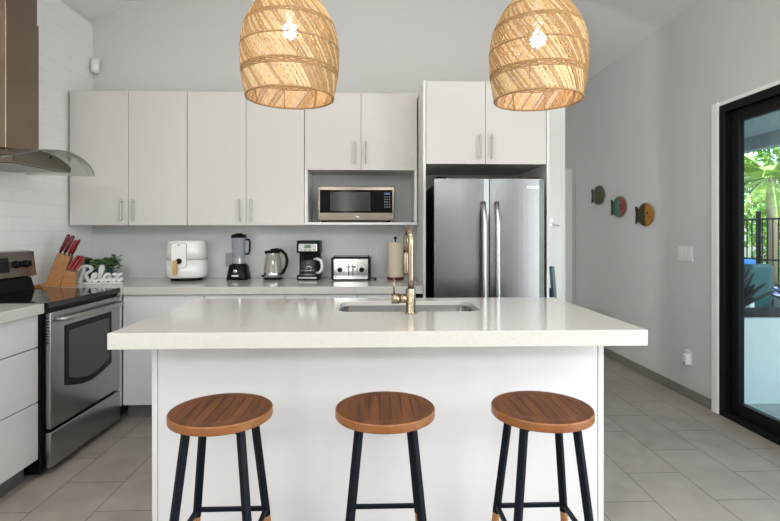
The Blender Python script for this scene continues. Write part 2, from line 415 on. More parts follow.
# far passage door and casing
dr = MB().m('white').box(1.60, 2.30, YE - .03, YE, 0.01, 2.0, .003)
d2 = struct(dr.build('door_2'))
MB().m('nickel').tube([(2.27, YE - .03, .92), (2.27, YE - .07, .92), (2.17, YE - .075, .92)], .009).build('handle', d2)
b = MB().m('white').box(2.31, 2.37, YE - .025, YE, 0, 2.07, .003).box(2.37, 2.41, YE - .018, YE, 0, 2.07, .003).box(1.56, 2.31, YE - .025, YE, 2.01, 2.07, .003)
struct(b.build('trim_3'))

# sliding door: black aluminium frame, two sashes
b = MB().m('frame')
x0, x1 = XR - .012, XR + .13
b.box(x0, x1, DY1 - .055, DY1, 0, DZ, .003); b.box(x0, x1, DY0, DY0 + .055, 0, DZ, .003)
b.box(x0, x1, DY0 + .055, DY1 - .055, DZ - .055, DZ, .003); b.box(x0, x1, DY0 + .055, DY1 - .055, 0, .045, .003)
b.box(x0 + .065, x0 + .072, DY0 + .055, DY1 - .055, .045, .065)
d1 = struct(b.build('door_1'))
ym = 2.2
for (a, c, xx) in ((ym - .03, DY1 - .056, XR + .025), (DY0 + .056, ym + .03, XR + .075)):
    b = MB().m('frame'); xe = xx + .042
    st = .085
    b.box(xx, xe, c - st, c, .046, DZ - .056, .003); b.box(xx, xe, a, a + st, .046, DZ - .056, .003)
    b.box(xx, xe, a + st, c - st, .046, .125, .003); b.box(xx, xe, a + st, c - st, DZ - .135, DZ - .056, .003)
    s_ = b.build('sash', d1)
    MB().m('pane').box(xx + .016, xx + .024, a + st - .01, c - st + .01, .12, DZ - .13).build('pane', s_)

# ------------------------------------------------------------------ base cabinets and counters
def bar_handle(parent, p0, p1, out, r=.0055, mt='nickel'):
    """bar handle between two posts; out: offset vector from the door face to the bar"""
    p0 = Vector(p0); p1 = Vector(p1); o = Vector(out); d = (p1 - p0).normalized()
    b = MB().m(mt).tube([p0 + o - d * .018, p0 + o - d * .017, p0 + o, p1 + o, p1 + o + d * .017, p1 + o + d * .018], r, 12)
    for p in (p0, p1): b.tube([p, p + o], r * .6, 8)
    return b.build('handle', parent)

# left run, near side of the range: drawers facing +X
XF = -1.742
t = thing('drawer_cabinet', (-2.0, 2.2, 0), 'white gloss drawer cabinet at the left edge, nearer than the range', 'cabinet')
L_ = t.location
def loc(o, t=None): return T(-Vector((t or TT).location))
TT = t
MB().m('cabin').box(XL + .003, XF - .02, 1.76, 2.672, .1, .862).build('body', t, loc(0))
MB().m('kick').box(XL + .06, XF - .06, 1.77, 2.66, 0.0, .1).build('toe_kick', t, loc(0))
for z0, z1 in ((.69, .86), (.405, .684), (.105, .399)):
    MB().m('gloss').box(XF - .02, XF, 1.76, 2.678, z0, z1, .002).build('drawer', t, loc(0))
tag(MB().m('quartz').box(XL + .007, -1.712, 1.72, 2.682, .863, .915, .003).build('countertop'), 'white quartz worktop slab on the left drawers, nearer than the range', 'countertop')

# L-shaped rest of the run behind the range
t = thing('corner_cabinet', (-2.0, 3.6, 0), 'narrow white corner base cabinet right behind the range', 'cabinet'); TT = t
MB().m('cabin').box(XL + .003, -1.735, 3.455, YB - .003, .1, .862).build('body', t, loc(0))
MB().m('kick').box(-2.1, -1.78, 3.45, 4.0, 0, .1).build('toe_kick', t, loc(0))
MB().m('gloss').box(-1.735, -1.715, 3.455, 3.498, .105, .858, .002).build('filler_panel', t, loc(0))
xs = [-1.71, -1.16, -.61, -.11, .30]
names = ['white base cabinet at the left end of the back run, under the air fryer',
         'white base cabinet of the back run, under the blender and kettle',
         'white base cabinet of the back run, under the coffee maker',
         'white base cabinet at the right end of the back run, under the paper towels']
for k in range(4):
    t = thing('base_cabinet', ((xs[k] + xs[k + 1]) / 2, 3.8, 0), names[k], 'cabinet', 'base cabinets along the back wall'); TT = t
    a, c = xs[k] + .002, xs[k + 1] - .002
    MB().m('cabin').box(a, c, 3.52, YB - .01, .1, .862).build('body', t, loc(0))
    MB().m('kick').box(a, c, 3.57, 4.0, 0, .1).build('toe_kick', t, loc(0))
    if k: 
        d = MB().m('gloss').box(a, c, 3.50, 3.519, .70, .858, .002).build('drawer', t, loc(0))
        h = bar_handle(d, Vector(((a + c) / 2 - .06, 3.50, .822)) - t.location, Vector(((a + c) / 2 + .06, 3.50, .822)) - t.location, (0, -.025, 0))
        z1 = .695
    else: z1 = .858
    d = MB().m('gloss').box(a, c, 3.50, 3.519, .105, z1, .002).build('door', t, loc(0))
b = MB().m('quartz').prism([(XL + .007, YB - .007), (XL + .007, 3.443), (-1.69, 3.443), (-1.69, 3.47), (.345, 3.47), (.345, YB - .007)], .863, .915, 'z', .003)
tag(b.build('countertop'), 'L-shaped white quartz worktop along the back wall behind the range', 'countertop')

# ------------------------------------------------------------------ island
t = thing('kitchen_island', (.036, 2.5, 0), 'white gloss island base under the big quartz slab', 'island'); TT = t
MB().m('gloss').box(-.905, .973, 2.15, 2.168, 0.0, .853, .001).build('front_panel', t, loc(0))
for a, c in ((-.93, -.907), (.975, 1.0)):
    MB().m('gloss').box(a, c, 2.148, 2.80, 0, .853, .002).build('side_panel', t, loc(0))
b = MB().m('cabin').box(-.904, .972, 2.78, 2.80, .0, .853).box(-.904, .972, 2.17, 2.778, .08, .1)
b.build('body', t, loc(0))
# slab with sink cut-out
def slab_with_hole(x0, x1, y0, y1, z0, z1, hole):
    b = bmesh.new(); n = len(hole)
    cx = sum(p[0] for p in hole) / n; cy = sum(p[1] for p in hole) / n
    hx = max(p[0] for p in hole) - cx; hy = max(p[1] for p in hole) - cy
    # outer loop: four corners plus matched points
    def outer(p):
        dx, dy = (p[0] - cx) / hx, (p[1] - cy) / hy
        k = max(abs(dx), abs(dy)); dx /= k; dy /= k
        X = cx + dx * ((x1 - cx) if dx > 0 else (cx - x0)); Y = cy + dy * ((y1 - cy) if dy > 0 else (cy - y0))
        return (X, Y)
    for zz, flip in ((z1, 0), (z0, 1)):
        pass
    ot = [b.verts.new((*outer(p), z1)) for p in hole]; ob = [b.verts.new((*outer(p), z0)) for p in hole]
    it = [b.verts.new((p[0], p[1], z1)) for p in hole]; ib = [b.verts.new((p[0], p[1], z0)) for p in hole]
    for i in range(n):
        j = (i + 1) % n
        b.faces.new((ot[i], ot[j], it[j], it[i])); b.faces.new((ob[i], ib[i], ib[j], ob[j]))
        b.faces.new((ot[i], ob[i], ob[j], ot[j])); b.faces.new((it[i], it[j], ib[j], ib[i]))
    bmesh.ops.recalc_face_normals(b, faces=b.faces[:])
    return b
hx0, hx1, hy0, hy1 = -.165, .515, 2.345, 2.705
hole = []
for cx, cy, a0 in ((hx1 - .07, hy1 - .07, 0), (hx0 + .07, hy1 - .07, 90), (hx0 + .07, hy0 + .07, 180), (hx1 - .07, hy0 + .07, 270)):
    for k in range(9):
        a = R(a0 + 90 * k / 8); hole.append((cx + .07 * math.cos(a), cy + .07 * math.sin(a)))
# bring the outer loop's corners to real corners: insert exact diagonal points
bb = slab_with_hole(-.968, 1.038, 1.865, 2.845, .855, .915, hole)
for v in bb.verts:      # snap the pair nearest to each corner
    pass
def snap(bm, x, y):
    for z in (.855, .915):
        c = [v for v in bm.verts if abs(v.co.z - z) < 1e-4 and (abs(v.co.x - x) < 1e-4 or abs(v.co.y - y) < 1e-4)]
        v = min(c, key=lambda v: (v.co.x - x) ** 2 + (v.co.y - y) ** 2); v.co.x = x; v.co.y = y
for cxx in (-.968, 1.038):
    for cyy in (1.865, 2.845): snap(bb, cxx, cyy)
q = MB().m('quartz'); q._merge(bb)
isl = tag(q.build('island_countertop'), 'large white speckled quartz slab on the island, cut out for the sink', 'countertop')
bv = isl.modifiers.new('bevel', 'BEVEL'); bv.width = .0025; bv.segments = 2; bv.limit_method = 'ANGLE'; bv.angle_limit = R(60)

# sink bowl (undermount)
t = thing('kitchen_sink', ((hx0 + hx1) / 2, (hy0 + hy1) / 2, .70), 'steel undermount sink let into the island slab', 'sink'); TT = t
b = bmesh.new()
def ringv(off, z):
    cx, cy = (hx0 + hx1) / 2, (hy0 + hy1) / 2; out = []
    for p in hole:
        out.append(b.verts.new((cx + (p[0] - cx) * (1 + off / .34), cy + (p[1] - cy) * (1 + off / .18), z)))
    return out
R0 = ringv(-.0022, .893); R1 = ringv(-.004, .892); R2 = ringv(-.008, .73); R3 = ringv(-.035, .70)
for A_, B_ in ((R0, R1), (R1, R2), (R2, R3)):
    for i in range(len(A_)):
        j = (i + 1) % len(A_); b.faces.new((A_[i], A_[j], B_[j], B_[i])).smooth = True
b.faces.new(R3)
bmesh.ops.recalc_face_normals(b, faces=b.faces[:])
for f in b.faces: f.normal_flip()
q = MB().m('sinksteel'); q._merge(b); bo = q.build('bowl', t, loc(0))
sm = bo.modifiers.new('thickness', 'SOLIDIFY'); sm.thickness = .0015
MB().m('chrome').lathe([(.045, .7015), (.045, .704), (.03, .704), (.028, .702), (.005, .702)], 24, T(((hx0 + hx1) / 2, 2.55, 0))).build('drain', t, loc(0))

# faucet
FX, FY = .172, 2.288
t = thing('faucet', (FX, FY, .915), 'brushed champagne pull-down faucet standing before the island sink', 'faucet')
MB().m('brass').lathe([(.028, .0), (.028, .006), (.0225, .010), (.0225, .112), (.021, .115)], 28).build('body', t)
arc = [(0, 0, .115)]
arc += [(0, 0, z) for z in (.16, .24, .31)]
rr = .062
for k in range(1, 13):
    a = PI * k / 12; arc.append((-.012 * (1 - math.cos(a)) / 2, rr * (1 - math.cos(a)), .335 + rr * math.sin(a) * .86))
arc += [(-.013, 2 * rr, .27)]
MB().m('brass').tube(arc, [.0138] * len(arc), 16).build('spout', t)
MB().m('brass').tube([(-.013, 2 * rr, .275), (-.013, 2 * rr, .262), (-.013, 2 * rr, .18), (-.013, 2 * rr, .165)], [.0135, .016, .0175, .015], 16).build('spray_head', t)
lv = MB().m('brass').tube([(-.018, 0, .068), (-.050, 0, .068)], .0195, 24).tube([(-.052, 0, .068), (-.088, 0, .068)], .0235, 24).build('lever_hub', t)
MB().m('brass').tube([(-.076, 0, .088), (-.077, -.004, .160)], [.0045, .0035], 10).build('lever', lv)

# ------------------------------------------------------------------ wall cabinets
YU = 3.87
KU = YU / 3.75      # wall cabinet sizes below were measured for a 3.75 m distance
def ux(v): return v * KU
def uz(v): return 1.277 + (v - 1.277) * KU
cabs = [(ux(-2.215), ux(-1.3685), 'white two-door wall cabinet, leftmost, beside the range hood'),
        (ux(-1.3655), ux(-.510), 'white two-door wall cabinet between the leftmost one and the microwave nook')]
ZU0, ZU1 = uz(1.345), uz(2.325)
for a, c, lab in cabs:
    t = thing('wall_cabinet', ((a + c) / 2, 4.04, ZU0), lab, 'cabinet', 'wall cabinets'); TT = t
    MB().m('cabin').box(a, c, YU + .021, YB - .007, ZU0, ZU1, .001).build('body', t, loc(0))
    mid = (a + c) / 2
    for side, (p, q) in enumerate(((a + .001, mid - .0015), (mid + .0015, c - .001))):
        d = MB().m('cab').box(p, q, YU, YU + .019, ZU0 - .004, ZU1 + .001, .0015).build('door', t, loc(0))
        hx = (mid - .045) if side == 0 else (mid + .040)
        bar_handle(d, Vector((hx, YU, uz(1.385))) - t.location, Vector((hx, YU, uz(1.515))) - t.location, (0, -.03, 0))
# short cabinet with the microwave nook
t = thing('microwave_cabinet', (ux(-.09), 4.04, ZU0), 'short white wall cabinet with the open microwave nook under its doors', 'cabinet', 'wall cabinets'); TT = t
a, c = ux(-.507), ux(.330)
MB().m('cabin').box(a, c, YU + .021, YB - .007, uz(1.757), ZU1, .001).build('body', t, loc(0))
MB().m('cabedge').box(a, a + .022, YU + .004, YB - .007, uz(1.366), uz(1.752)).build('side_panel', t, loc(0))
MB().m('cabedge').box(c - .022, c, YU + .004, YB - .007, uz(1.366), uz(1.752)).build('side_panel', t, loc(0))
MB().m('cabedge').box(a, c, YU - .01, YB - .007, uz(1.345), uz(1.364), .001).build('shelf', t, loc(0))
MB().m('wall').box(a + .022, c - .022, YB - .02, YB - .007, uz(1.366), uz(1.752)).build('back_panel', t, loc(0))
mid = ux(-.089)
for side, (p, q) in enumerate(((a + .001, mid - .0015), (mid + .0015, c - .001))):
    d = MB().m('cab').box(p, q, YU, YU + .019, uz(1.753), ZU1 + .001, .0015).build('door', t, loc(0))
    hx = (mid - .048) if side == 0 else (mid + .040)
    bar_handle(d, Vector((hx, YU, uz(1.815))) - t.location, Vector((hx, YU, uz(1.945))) - t.location, (0, -.03, 0))
# fridge surround
t = thing('fridge_cabinet', (.79, 3.8, 0), 'tall white surround with two upper doors over the fridge', 'cabinet'); TT = t
MB().m('cabedge').box(.350, .368, 3.5, YB - .003, 0, 2.35, .001).build('side_panel', t, loc(0))
MB().m('cabedge').box(1.222, 1.240, 3.5, YB - .003, 0, 2.35, .001).build('side_panel', t, loc(0))
MB().m('cabin').box(.369, 1.221, 3.525, YB - .003, 1.772, 2.345, .001).build('body', t, loc(0))
mid = .788
for side, (p, q) in enumerate(((.372, mid - .0015), (mid + .0015, 1.218))):
    d = MB().m('cab').box(p, q, 3.503, 3.522, 1.768, 2.346, .0015).build('door', t, loc(0))
    hx = (mid - .042) if side == 0 else (mid + .042)
    bar_handle(d, Vector((hx, 3.503, 1.818)) - t.location, Vector((hx, 3.503, 1.955)) - t.location, (0, -.03, 0))

# ------------------------------------------------------------------ refrigerator
t = thing('refrigerator', (.79, 3.7, 0), 'stainless french-door refrigerator in the white surround', 'refrigerator'); TT = t
MB().m('black').box(.425, 1.145, 3.442, 4.05, .03, 1.625, .006).build('body', t, loc(0))
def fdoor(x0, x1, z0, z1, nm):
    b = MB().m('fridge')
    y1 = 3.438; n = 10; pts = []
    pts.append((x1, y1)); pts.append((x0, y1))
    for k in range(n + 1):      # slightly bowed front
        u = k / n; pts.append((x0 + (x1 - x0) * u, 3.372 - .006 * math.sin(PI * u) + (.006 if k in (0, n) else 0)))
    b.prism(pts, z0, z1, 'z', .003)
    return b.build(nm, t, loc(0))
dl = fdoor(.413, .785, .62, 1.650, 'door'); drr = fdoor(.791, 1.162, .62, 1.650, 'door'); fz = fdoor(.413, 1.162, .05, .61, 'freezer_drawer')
for dd, x in ((dl, .742), (drr, .832)):
    pts = [Vector((x, 3.366 - .045 * min(1, math.sin(PI * k / 14) * 2.2), .68 + .81 * k / 14)) - t.location for k in range(15)]
    b = MB().m('steel').tube(pts, .0175, 14); b.build('handle', dd)
b = MB().m('steel').tube([Vector((.45 + .66 * k / 14, 3.366 - .045 * min(1, math.sin(PI * k / 14) * 2.2), .52)) - t.location for k in range(15)], .0125, 12); b.build('handle', fz)
b = MB().m('chrome').box(1.04, 1.125, 3.366, 3.371, 1.583, 1.603, .001)
for k in range(9): b.m('steelh').box(1.047 + k * .0083, 1.047 + k * .0083 + .005, 3.3652, 3.3668, 1.588, 1.598)
b.build('badge', drr, loc(0))
MB().m('black').box(.43, .50, 3.40, 3.50, 1.651, 1.665, .003).build('hinge_cover', t, loc(0))
MB().m('black').box(1.065, 1.135, 3.40, 3.50, 1.651, 1.665, .003).build('hinge_cover', t, loc(0))

# ------------------------------------------------------------------ microwave
t = thing('microwave_oven', (-.125, 3.9, 1.364), 'stainless microwave with black glass door on the nook shelf', 'microwave'); TT = t
MB().m('mwsteel').box(-.405, .155, 3.83, 4.06, 1.384, 1.628, .004).build('body', t, loc(0))
MB().m('mwsteel').box(-.410, .160, 3.775, 3.829, 1.378, 1.632, .005, 3).build('front_frame', t, loc(0))
MB().m('darkgl').box(-.397, .146, 3.768, 3.7755, 1.435, 1.607, .002).build('door_glass', t, loc(0))
w = MB().m('mwwin').box(-.32, -.02, 3.7672, 3.7679, 1.450, 1.590).build('door_window', t, loc(0))
b = MB().m('digit').box(.085, .128, 3.7668, 3.7676, 1.572, 1.586)
b.m('greypl')
for r_ in range(5):
    for k in range(3): b.box(.085 + k * .017, .085 + k * .017 + .009, 3.7668, 3.7676, 1.552 - r_ * .019, 1.558 - r_ * .019)
b.build('control_panel', t, loc(0))
b = MB().m('chrome').lathe([(.0, 0), (.014, 0), (.014, .003), (.010, .003), (.010, .001), (.0, .001)], 24, T((-.113, 3.775, 1.406)) @ rx(R(90)), cap=False)
b.build('emblem', t, loc(0))
b = MB().m('steelh')
for k in range(7): b.box(.092 + k * .008, .092 + k * .008 + .005, 3.7742, 3.7756, 1.402, 1.409)
b.build('lettering', t, loc(0))
for a in (-.38, .12): MB().m('black').lathe([(.012, 1.364), (.012, 1.385)], 14, T((a, 3.83, 0))).build('foot', t, loc(0))
for a in (-.38, .12): MB().m('black').lathe([(.012, 1.364), (.012, 1.385)], 14, T((a, 4.03, 0))).build('foot', t, loc(0))

t.location = (ux(-.125), 3.9 * KU, uz(1.364)); t.scale = (KU,) * 3

# ------------------------------------------------------------------ range (stove)
t = thing('electric_range', (-1.95, 3.02, 0), 'stainless electric range with black glass cooktop on the left wall', 'stove'); TT = t
Y0, Y1 = 2.688, 3.437
MB().m('black').box(XL + .03, -1.715, Y0, Y1, .02, .885, .003).build('body', t, loc(0))
MB().m('blackg').box(XL + .03, -1.675, Y0 - .002, Y1 + .002, .886, .917, .003, 2).build('cooktop', t, loc(0))
b = MB().m('black').box(-1.74, -1.695, Y0 + .004, Y1 - .004, .862, .8855); b.build('front_trim', t, loc(0))
d = MB().m('rangesteel').box(-1.712, -1.675, Y0 + .022, Y1, .245, .862, .006, 3).build('oven_door', t, loc(0))
def win(off, top, bot, sag):
    a, c = Y0 + .140 + off, Y1 - .115 - off; pts = [(a, top - off), (c, top - off), (c, bot + off + sag)]
    for k in range(1, 12):
        u = k / 12; pts.append((c + (a - c) * u, bot + off + sag - sag * math.sin(PI * u)))
    pts.append((a, bot + off + sag)); return pts
MB().m('darkgl').prism(win(0, .775, .40, .045), -1.6755, -1.6725, 'x').build('window_surround', d, loc(0))
MB().m('ovengl').prism(win(.035, .775, .40, .045), -1.6727, -1.6712, 'x').build('oven_window', d, loc(0))
b = MB().m('nickel').tube([(-1.675, Y0 + .065, .822), (-1.632, Y0 + .075, .822), (-1.625, Y0 + .12, .822), (-1.622, (Y0 + Y1) / 2, .822), (-1.625, Y1 - .12, .822), (-1.632, Y1 - .06, .822), (-1.675, Y1 - .05, .822)], .0125, 12)
b.build('handle', d, loc(0))
b = MB().m('black')
for k in range(9): b.box(-1.704, -1.684, Y0 + .0212, Y0 + .0226, .70 + k * .016, .706 + k * .016)
b.build('vent_slots', d, loc(0))
MB().m('rangesteel').box(-1.712, -1.675, Y0 + .022, Y1, .04, .228, .006, 3).build('storage_drawer', t, loc(0))
# slanted backguard with two knobs and clock
bgp = [(XL + .06, 1.0), (XL + .10, 1.0), (XL + .125, 1.01), (XL + .105, 1.165), (XL + .06, 1.172)]
bg_ = MB().m('warmsteel').prism([(p[0], p[1]) for p in bgp], Y0 + .01, 3.385, 'y', .004).build('backguard', t, loc(0))
MB().m('black').prism([(XL + .03, .918), (XL + .14, .918), (XL + .115, .999), (XL + .03, .999)], Y0 + .01, 3.345, 'y', .003).build('backguard_base', t, loc(0))
tilt = math.atan2(.02, .155)
Kx = T((XL + .1165, 0, 1.087)) @ ry(-tilt)
for ky in (3.205, 3.295, 2.72, 2.81):
    MB().m('black').lathe([(.024, 0), (.024, .006), (.019, .009), (.017, .024), (.0, .024)], 24, T((0, ky, 0)) @ Kx @ ry(R(90)), cap=False).box(.022, .034, -.004, .004, -.018, .018, .002, 2, T((0, ky, 0)) @ Kx).build('knob', t, loc(0))
MB().m('blackg').box(-.001, .002, 2.90, 3.14, -.045, .045, .001, 2, Kx).m('digit').box(.0021, .0026, 2.93, 2.97, .012, .028, 0, 2, Kx).build('clock_panel', t, loc(0))
for (bx, by, br) in ((-1.86, 2.83, .10), (-1.86, 3.21, .085), (-2.06, 2.83, .07), (-2.06, 3.21, .07)):
    MB().m('ovengl').lathe([(br, .9171), (br, .9173), (br - .003, .9173), (br - .003, .9171)], 48, T((bx, by, 0)), cap=False).build('burner_ring', t, loc(0))

t.location.x -= .022

# ------------------------------------------------------------------ hood
t = thing('range_hood', (-2.1, 3.02, 1.66), 'stainless chimney hood with curved glass canopy over the range', 'range hood'); TT = t
MB().m('bronzesteel').box(XL + .007, -2.05, 2.882, 3.160, 1.76, 2.55, .003).build('lower_chimney', t, loc(0))
MB().m('bronzesteel').box(XL + .007, -2.056, 2.888, 3.154, 2.551, 3.06, .003).build('upper_chimney', t, loc(0))
def hz(y):   # wave-shaped canopy height
    u = (y - 3.02) / .42
    return 1.772 - .097 * abs(u) ** 1.75
gb = bmesh.new(); NY, NX = 36, 8; gv = []
for i in range(NY + 1):
    y = 2.60 + .84 * i / NY; row = []
    u = (y - 3.02) / .42
    xf = -1.80 - .07 * abs(u) ** 3
    for j in range(NX + 1):
        x = XL + .008 + (xf - XL - .008) * j / NX
        row.append(gb.verts.new((x, y, hz(y) - .008 * (j / NX) ** 2)))
    gv.append(row)
for i in range(NY):
    for j in range(NX): gb.faces.new((gv[i][j], gv[i][j + 1], gv[i + 1][j + 1], gv[i + 1][j])).smooth = True
q = MB().m('hoodgl'); q._merge(gb, None, True)
gl = q.build('glass_canopy', t, loc(0)); sm = gl.modifiers.new('thickness', 'SOLIDIFY'); sm.thickness = .006
rim = [Vector((-1.80 - .07 * abs((y - 3.02) / .42) ** 3, y, hz(y) - .010)) for y in [2.60 + .84 * k / 36 for k in range(37)]]
MB().m('steelh').tube(rim, .0028, 6).build('glass_edge', t, loc(0))
pts = []
for k in range(21):
    y = 2.76 + .52 * k / 20; pts.append((y, hz(y) - .012 - .02 * abs((y - 3.02) / .26) ** 3))
pts += [(3.275, 1.668), (2.765, 1.668)]
bd = MB().m('hoodbody').prism(pts, XL + .008, -1.925, 'x', .002).build('body', t, loc(0))
MB().m('hoodbody').box(XL + .05, -1.96, 2.80, 3.24, 1.664, 1.6679).build('filter_panel', t, loc(0))
b = MB().m('black')
for k in range(1): b.lathe([(.007, 0), (.007, .003)], 12, T((-1.925, 3.07, 1.735)) @ ry(R(90)))
b.build('button', t, loc(0))

# ------------------------------------------------------------------ bar stools
def make_stool(loc_, label):
    t = thing('bar_stool', loc_, label, 'stool', 'bar stools before the island')
    H = .70; r = .1665; ri = .124
    b = MB().m('seate').lathe([(r - .006, H - .0305), (r - .0055, H - .030), (r - .0015, H - .0285), (r, H - .026), (r, H - .0255), (r, H - .0055), (r, H - .005), (r - .001, H - .003), (r - .003, H - .0012)], 72, cap=False)
    b.lathe([(0.0005, H - .0305), (r - .006, H - .0305)], 72, cap=False)
    b.m('seatw').lathe([(r - .003, H - .0012), (r - .006, H - .0002), (r - .0065, H - .0001), (ri + .0005, H - .0001), (ri, H - .0002), (ri, H - .004)], 72, cap=False)
    b.lathe([(ri, H - .004), (.0005, H - .004)], 72, cap=False)
    b.build('seat', t)
    b = MB().m('seatw')
    n = 7; wd = 2 * ri / n   # planks with narrow grooves
    for k in range(n):
        a = -ri + k * wd + .0009; c = -ri + (k + 1) * wd - .0009
        a = max(a, -ri + .002); c = min(c, ri - .002); rr = ri - .0005; pts = []
        for i in range(9):
            x = a + (c - a) * i / 8; pts.append((x, -math.sqrt(max(0, rr * rr - x * x))))
        for i in range(9):
            x = c + (a - c) * i / 8; pts.append((x, math.sqrt(max(0, rr * rr - x * x)) + (1e-5 if abs(x) >= rr - 1e-6 else 0)))
        b.prism(pts, H - .0039, H - .0003, 'z')
    b.build('seat_slats', t)
    zt = H - .0310
    def lp(sx, sy, z): k = .084 + (.150 - .084) * (zt - z) / zt; return Vector((sx * k, sy * k, z))
    for sx in (-1, 1):
        for sy in (-1, 1):
            lg = MB().m('leg').bar(lp(sx, sy, .275), lp(sx, sy, zt - .004), .0225, .0225, .003).build('leg', t)
            MB().m('legw').bar(lp(sx, sy, 0.002), lp(sx, sy, .275), .021, .021, .003).build('wooden_foot', lg)
    b = MB().m('leg')
    for s in (-1, 1):
        b.box(-.094, .094, s * .084 - .010, s * .084 + .010, zt - .006, zt) ; b.box(s * .084 - .010, s * .084 + .010, -.078, .078, zt - .006, zt)
        b.prism([(s * .076, zt - .022), (s * .076, zt - .002), (s * .040, zt - .002), (s * .048, zt - .010)], -.092, -.074, 'y')
        b.prism([(s * .076, zt - .022), (s * .076, zt - .002), (s * .040, zt - .002), (s * .048, zt - .010)], .074, .092, 'y')
    b.build('seat_bracket', t)
    for (p, q) in (((-1, -1), (1, -1)), ((-1, 1), (1, 1)), ((-1, -1), (-1, 1)), ((1, -1), (1, 1))):
        zz = .300
        MB().m('leg').bar(lp(*p, zz), lp(*q, zz), .014, .014, .002).build('crossbar', t)
    return t
st = make_stool((-.502, 1.685, 0), 'round wooden bar stool on black legs, leftmost of three at the island')
for (x, y, lab) in ((.041, 1.685, 'round wooden bar stool on black legs, middle of three at the island'),
                    (.567, 1.675, 'round wooden bar stool on black legs, rightmost of three at the island')):
    c = copy_tree(st); c.location = (x, y, 0); c['label'] = lab

# ------------------------------------------------------------------ rattan pendants
prof = [(1.868, .184), (1.90, .190), (1.95, .199), (2.00, .2055), (2.06, .2075), (2.12, .2030), (2.16, .194), (2.20, .179), (2.24, .158), (2.28, .132), (2.32, .100), (2.345, .072), (2.36, .050)]
prof = [(z_, r_ * 1.012) for z_, r_ in prof]
def pr(z):
    if z <= prof[0][0]: return prof[0][1]
    for (a, ra), (c, rc) in zip(prof, prof[1:]):
        if z <= c: return ra + (rc - ra) * (z - a) / (c - a)
    return prof[-1][1]
def make_pendant(x, y, label):
    t = thing('pendant_lamp', (x, y, 1.868), label, 'lamp', 'rattan pendant lamps'); z0 = 1.868
    def strand(b, za, zb, a0, twist, off, w, th, n=7):
        L = []; Rr = []
        bm = b.bm; rings = []
        sgn = 1 if twist >= 0 else -1
        for k in range(n + 1):
            u = k / n; z = za + (zb - za) * u; a = a0 + twist * u; r = pr(z) + off + .0010 * math.sin(k * PI + a0 * 37)
            p = Vector((r * math.cos(a), r * math.sin(a), z - z0)); nr = Vector((math.cos(a), math.sin(a), 0))
            tg = Vector((-r * math.sin(a) * twist, r * math.cos(a) * twist, zb - za)).normalized()
            sd = tg.cross(nr).normalized()
            rings.append([bm.verts.new(p + sd * w / 2 * cx + nr * th / 2 * cy) for cx, cy in ((-1, -1), (1, -1), (1, 1), (-1, 1))])
        for A_, B_ in zip(rings, rings[1:]):
            for i in range(4):
                f = bm.faces.new((A_[i], A_[(i + 1) % 4], B_[(i + 1) % 4], B_[i])); f.material_index = b.cur
    zones = [(1.872, 1.958, -1, 64, .66, .10), (1.982, 2.073, -1, 92, .46, .28), (2.083, 2.168, -1, 88, .44, .30), (2.184, 2.254, -1, 74, .50, .30), (2.262, 2.357, -1, 50, .50, .4)]
    b = MB().m('rattan').m('rattanl').m('rattanm')
    for (za, zb, sg, n, fo, fi) in zones:
        tw = sg * (zb - za) * 3.4
        wd = 2 * PI * pr((za + zb) / 2) / n
        for i in range(n):
            a0 = 2 * PI * i / n + random.uniform(-.012, .012)
            b.m(('rattanl', 'rattanm', 'rattan', 'rattanm', 'rattanl', 'rattanm')[(i + random.randint(0, 1)) % 6])
            strand(b, za, zb, a0, tw, .0015, wd * fo * random.uniform(.8, 1.15), .0022)
        for i in range(n):
            a0 = 2 * PI * i / n + random.uniform(-.03, .03)
            b.m('rattan')
            strand(b, za, zb, a0, -tw * .8, -.0022, wd * fi * random.uniform(.8, 1.15), .0020)
    b.build('woven_shade', t)
    b = MB().m('rattand')
    def hoop(z, rad, dz=0.0): b.tube([((pr(z) + .001) * math.cos(2 * PI * k / 64), (pr(z) + .001) * math.sin(2 * PI * k / 64), z - z0 + dz * math.sin(k * 2.6)) for k in range(64)], rad, 6, closed=True)
    hoop(1.869, .0050); hoop(1.960, .0036); hoop(1.968, .0036, .003); hoop(1.976, .0036, -.003); hoop(1.982, .0034); hoop(2.078, .0040); hoop(2.170, .0036); hoop(2.177, .0034, .003); hoop(2.184, .0034); hoop(2.258, .0036); hoop(2.359, .005)
    b.build('hoops', t)
    b = MB().m('rattand')
    for k in range(8):
        a = 2 * PI * k / 8 + .3
        b.tube([((pr(z) - .005) * math.cos(a), (pr(z) - .005) * math.sin(a), z - z0) for z in [p[0] for p in prof]], .0026, 6)
    b.build('ribs', t)
    zc = RIDGE - SL * abs(x - XM)
    MB().m('black').tube([(0, 0, 2.25 - z0), (0, 0, zc - z0 - .02)], .003, 8).build('cord', t)
    MB().m('white').lathe([(.055, zc - z0 - .045), (.055, zc - z0 + .012), (.01, zc - z0 + .012)], 24).build('canopy', t)
    MB().m('white').lathe([(.018, 2.205 - z0), (.02, 2.25 - z0), (.018, 2.31 - z0), (.006, 2.325 - z0)], 20).build('socket', t)
    bz = 2.158 if x < 0 else 2.135
    bl = MB().m('bulb').sphere((0, 0, bz - z0), .034, (1, 1, 1.0)).m('white').tube([(0, 0, bz + .028 - z0), (0, 0, 2.21 - z0)], .014, 12).build('bulb', t)
    l = bpy.data.lights.new('bulb_glow', 'POINT'); l.energy = 1.3; l.color = (1, .90, .76); l.shadow_soft_size = .034
    lo = bpy.data.objects.new('bulb_glow', l); COL.objects.link(lo); lo.parent = t; lo.location = (0, 0, bz - z0 - .045)
    return t
make_pendant(-.360, 2.2, 'woven rattan pendant lamp hanging over the left half of the island')
make_pendant(.728, 2.2, 'woven rattan pendant lamp hanging over the right half of the island')

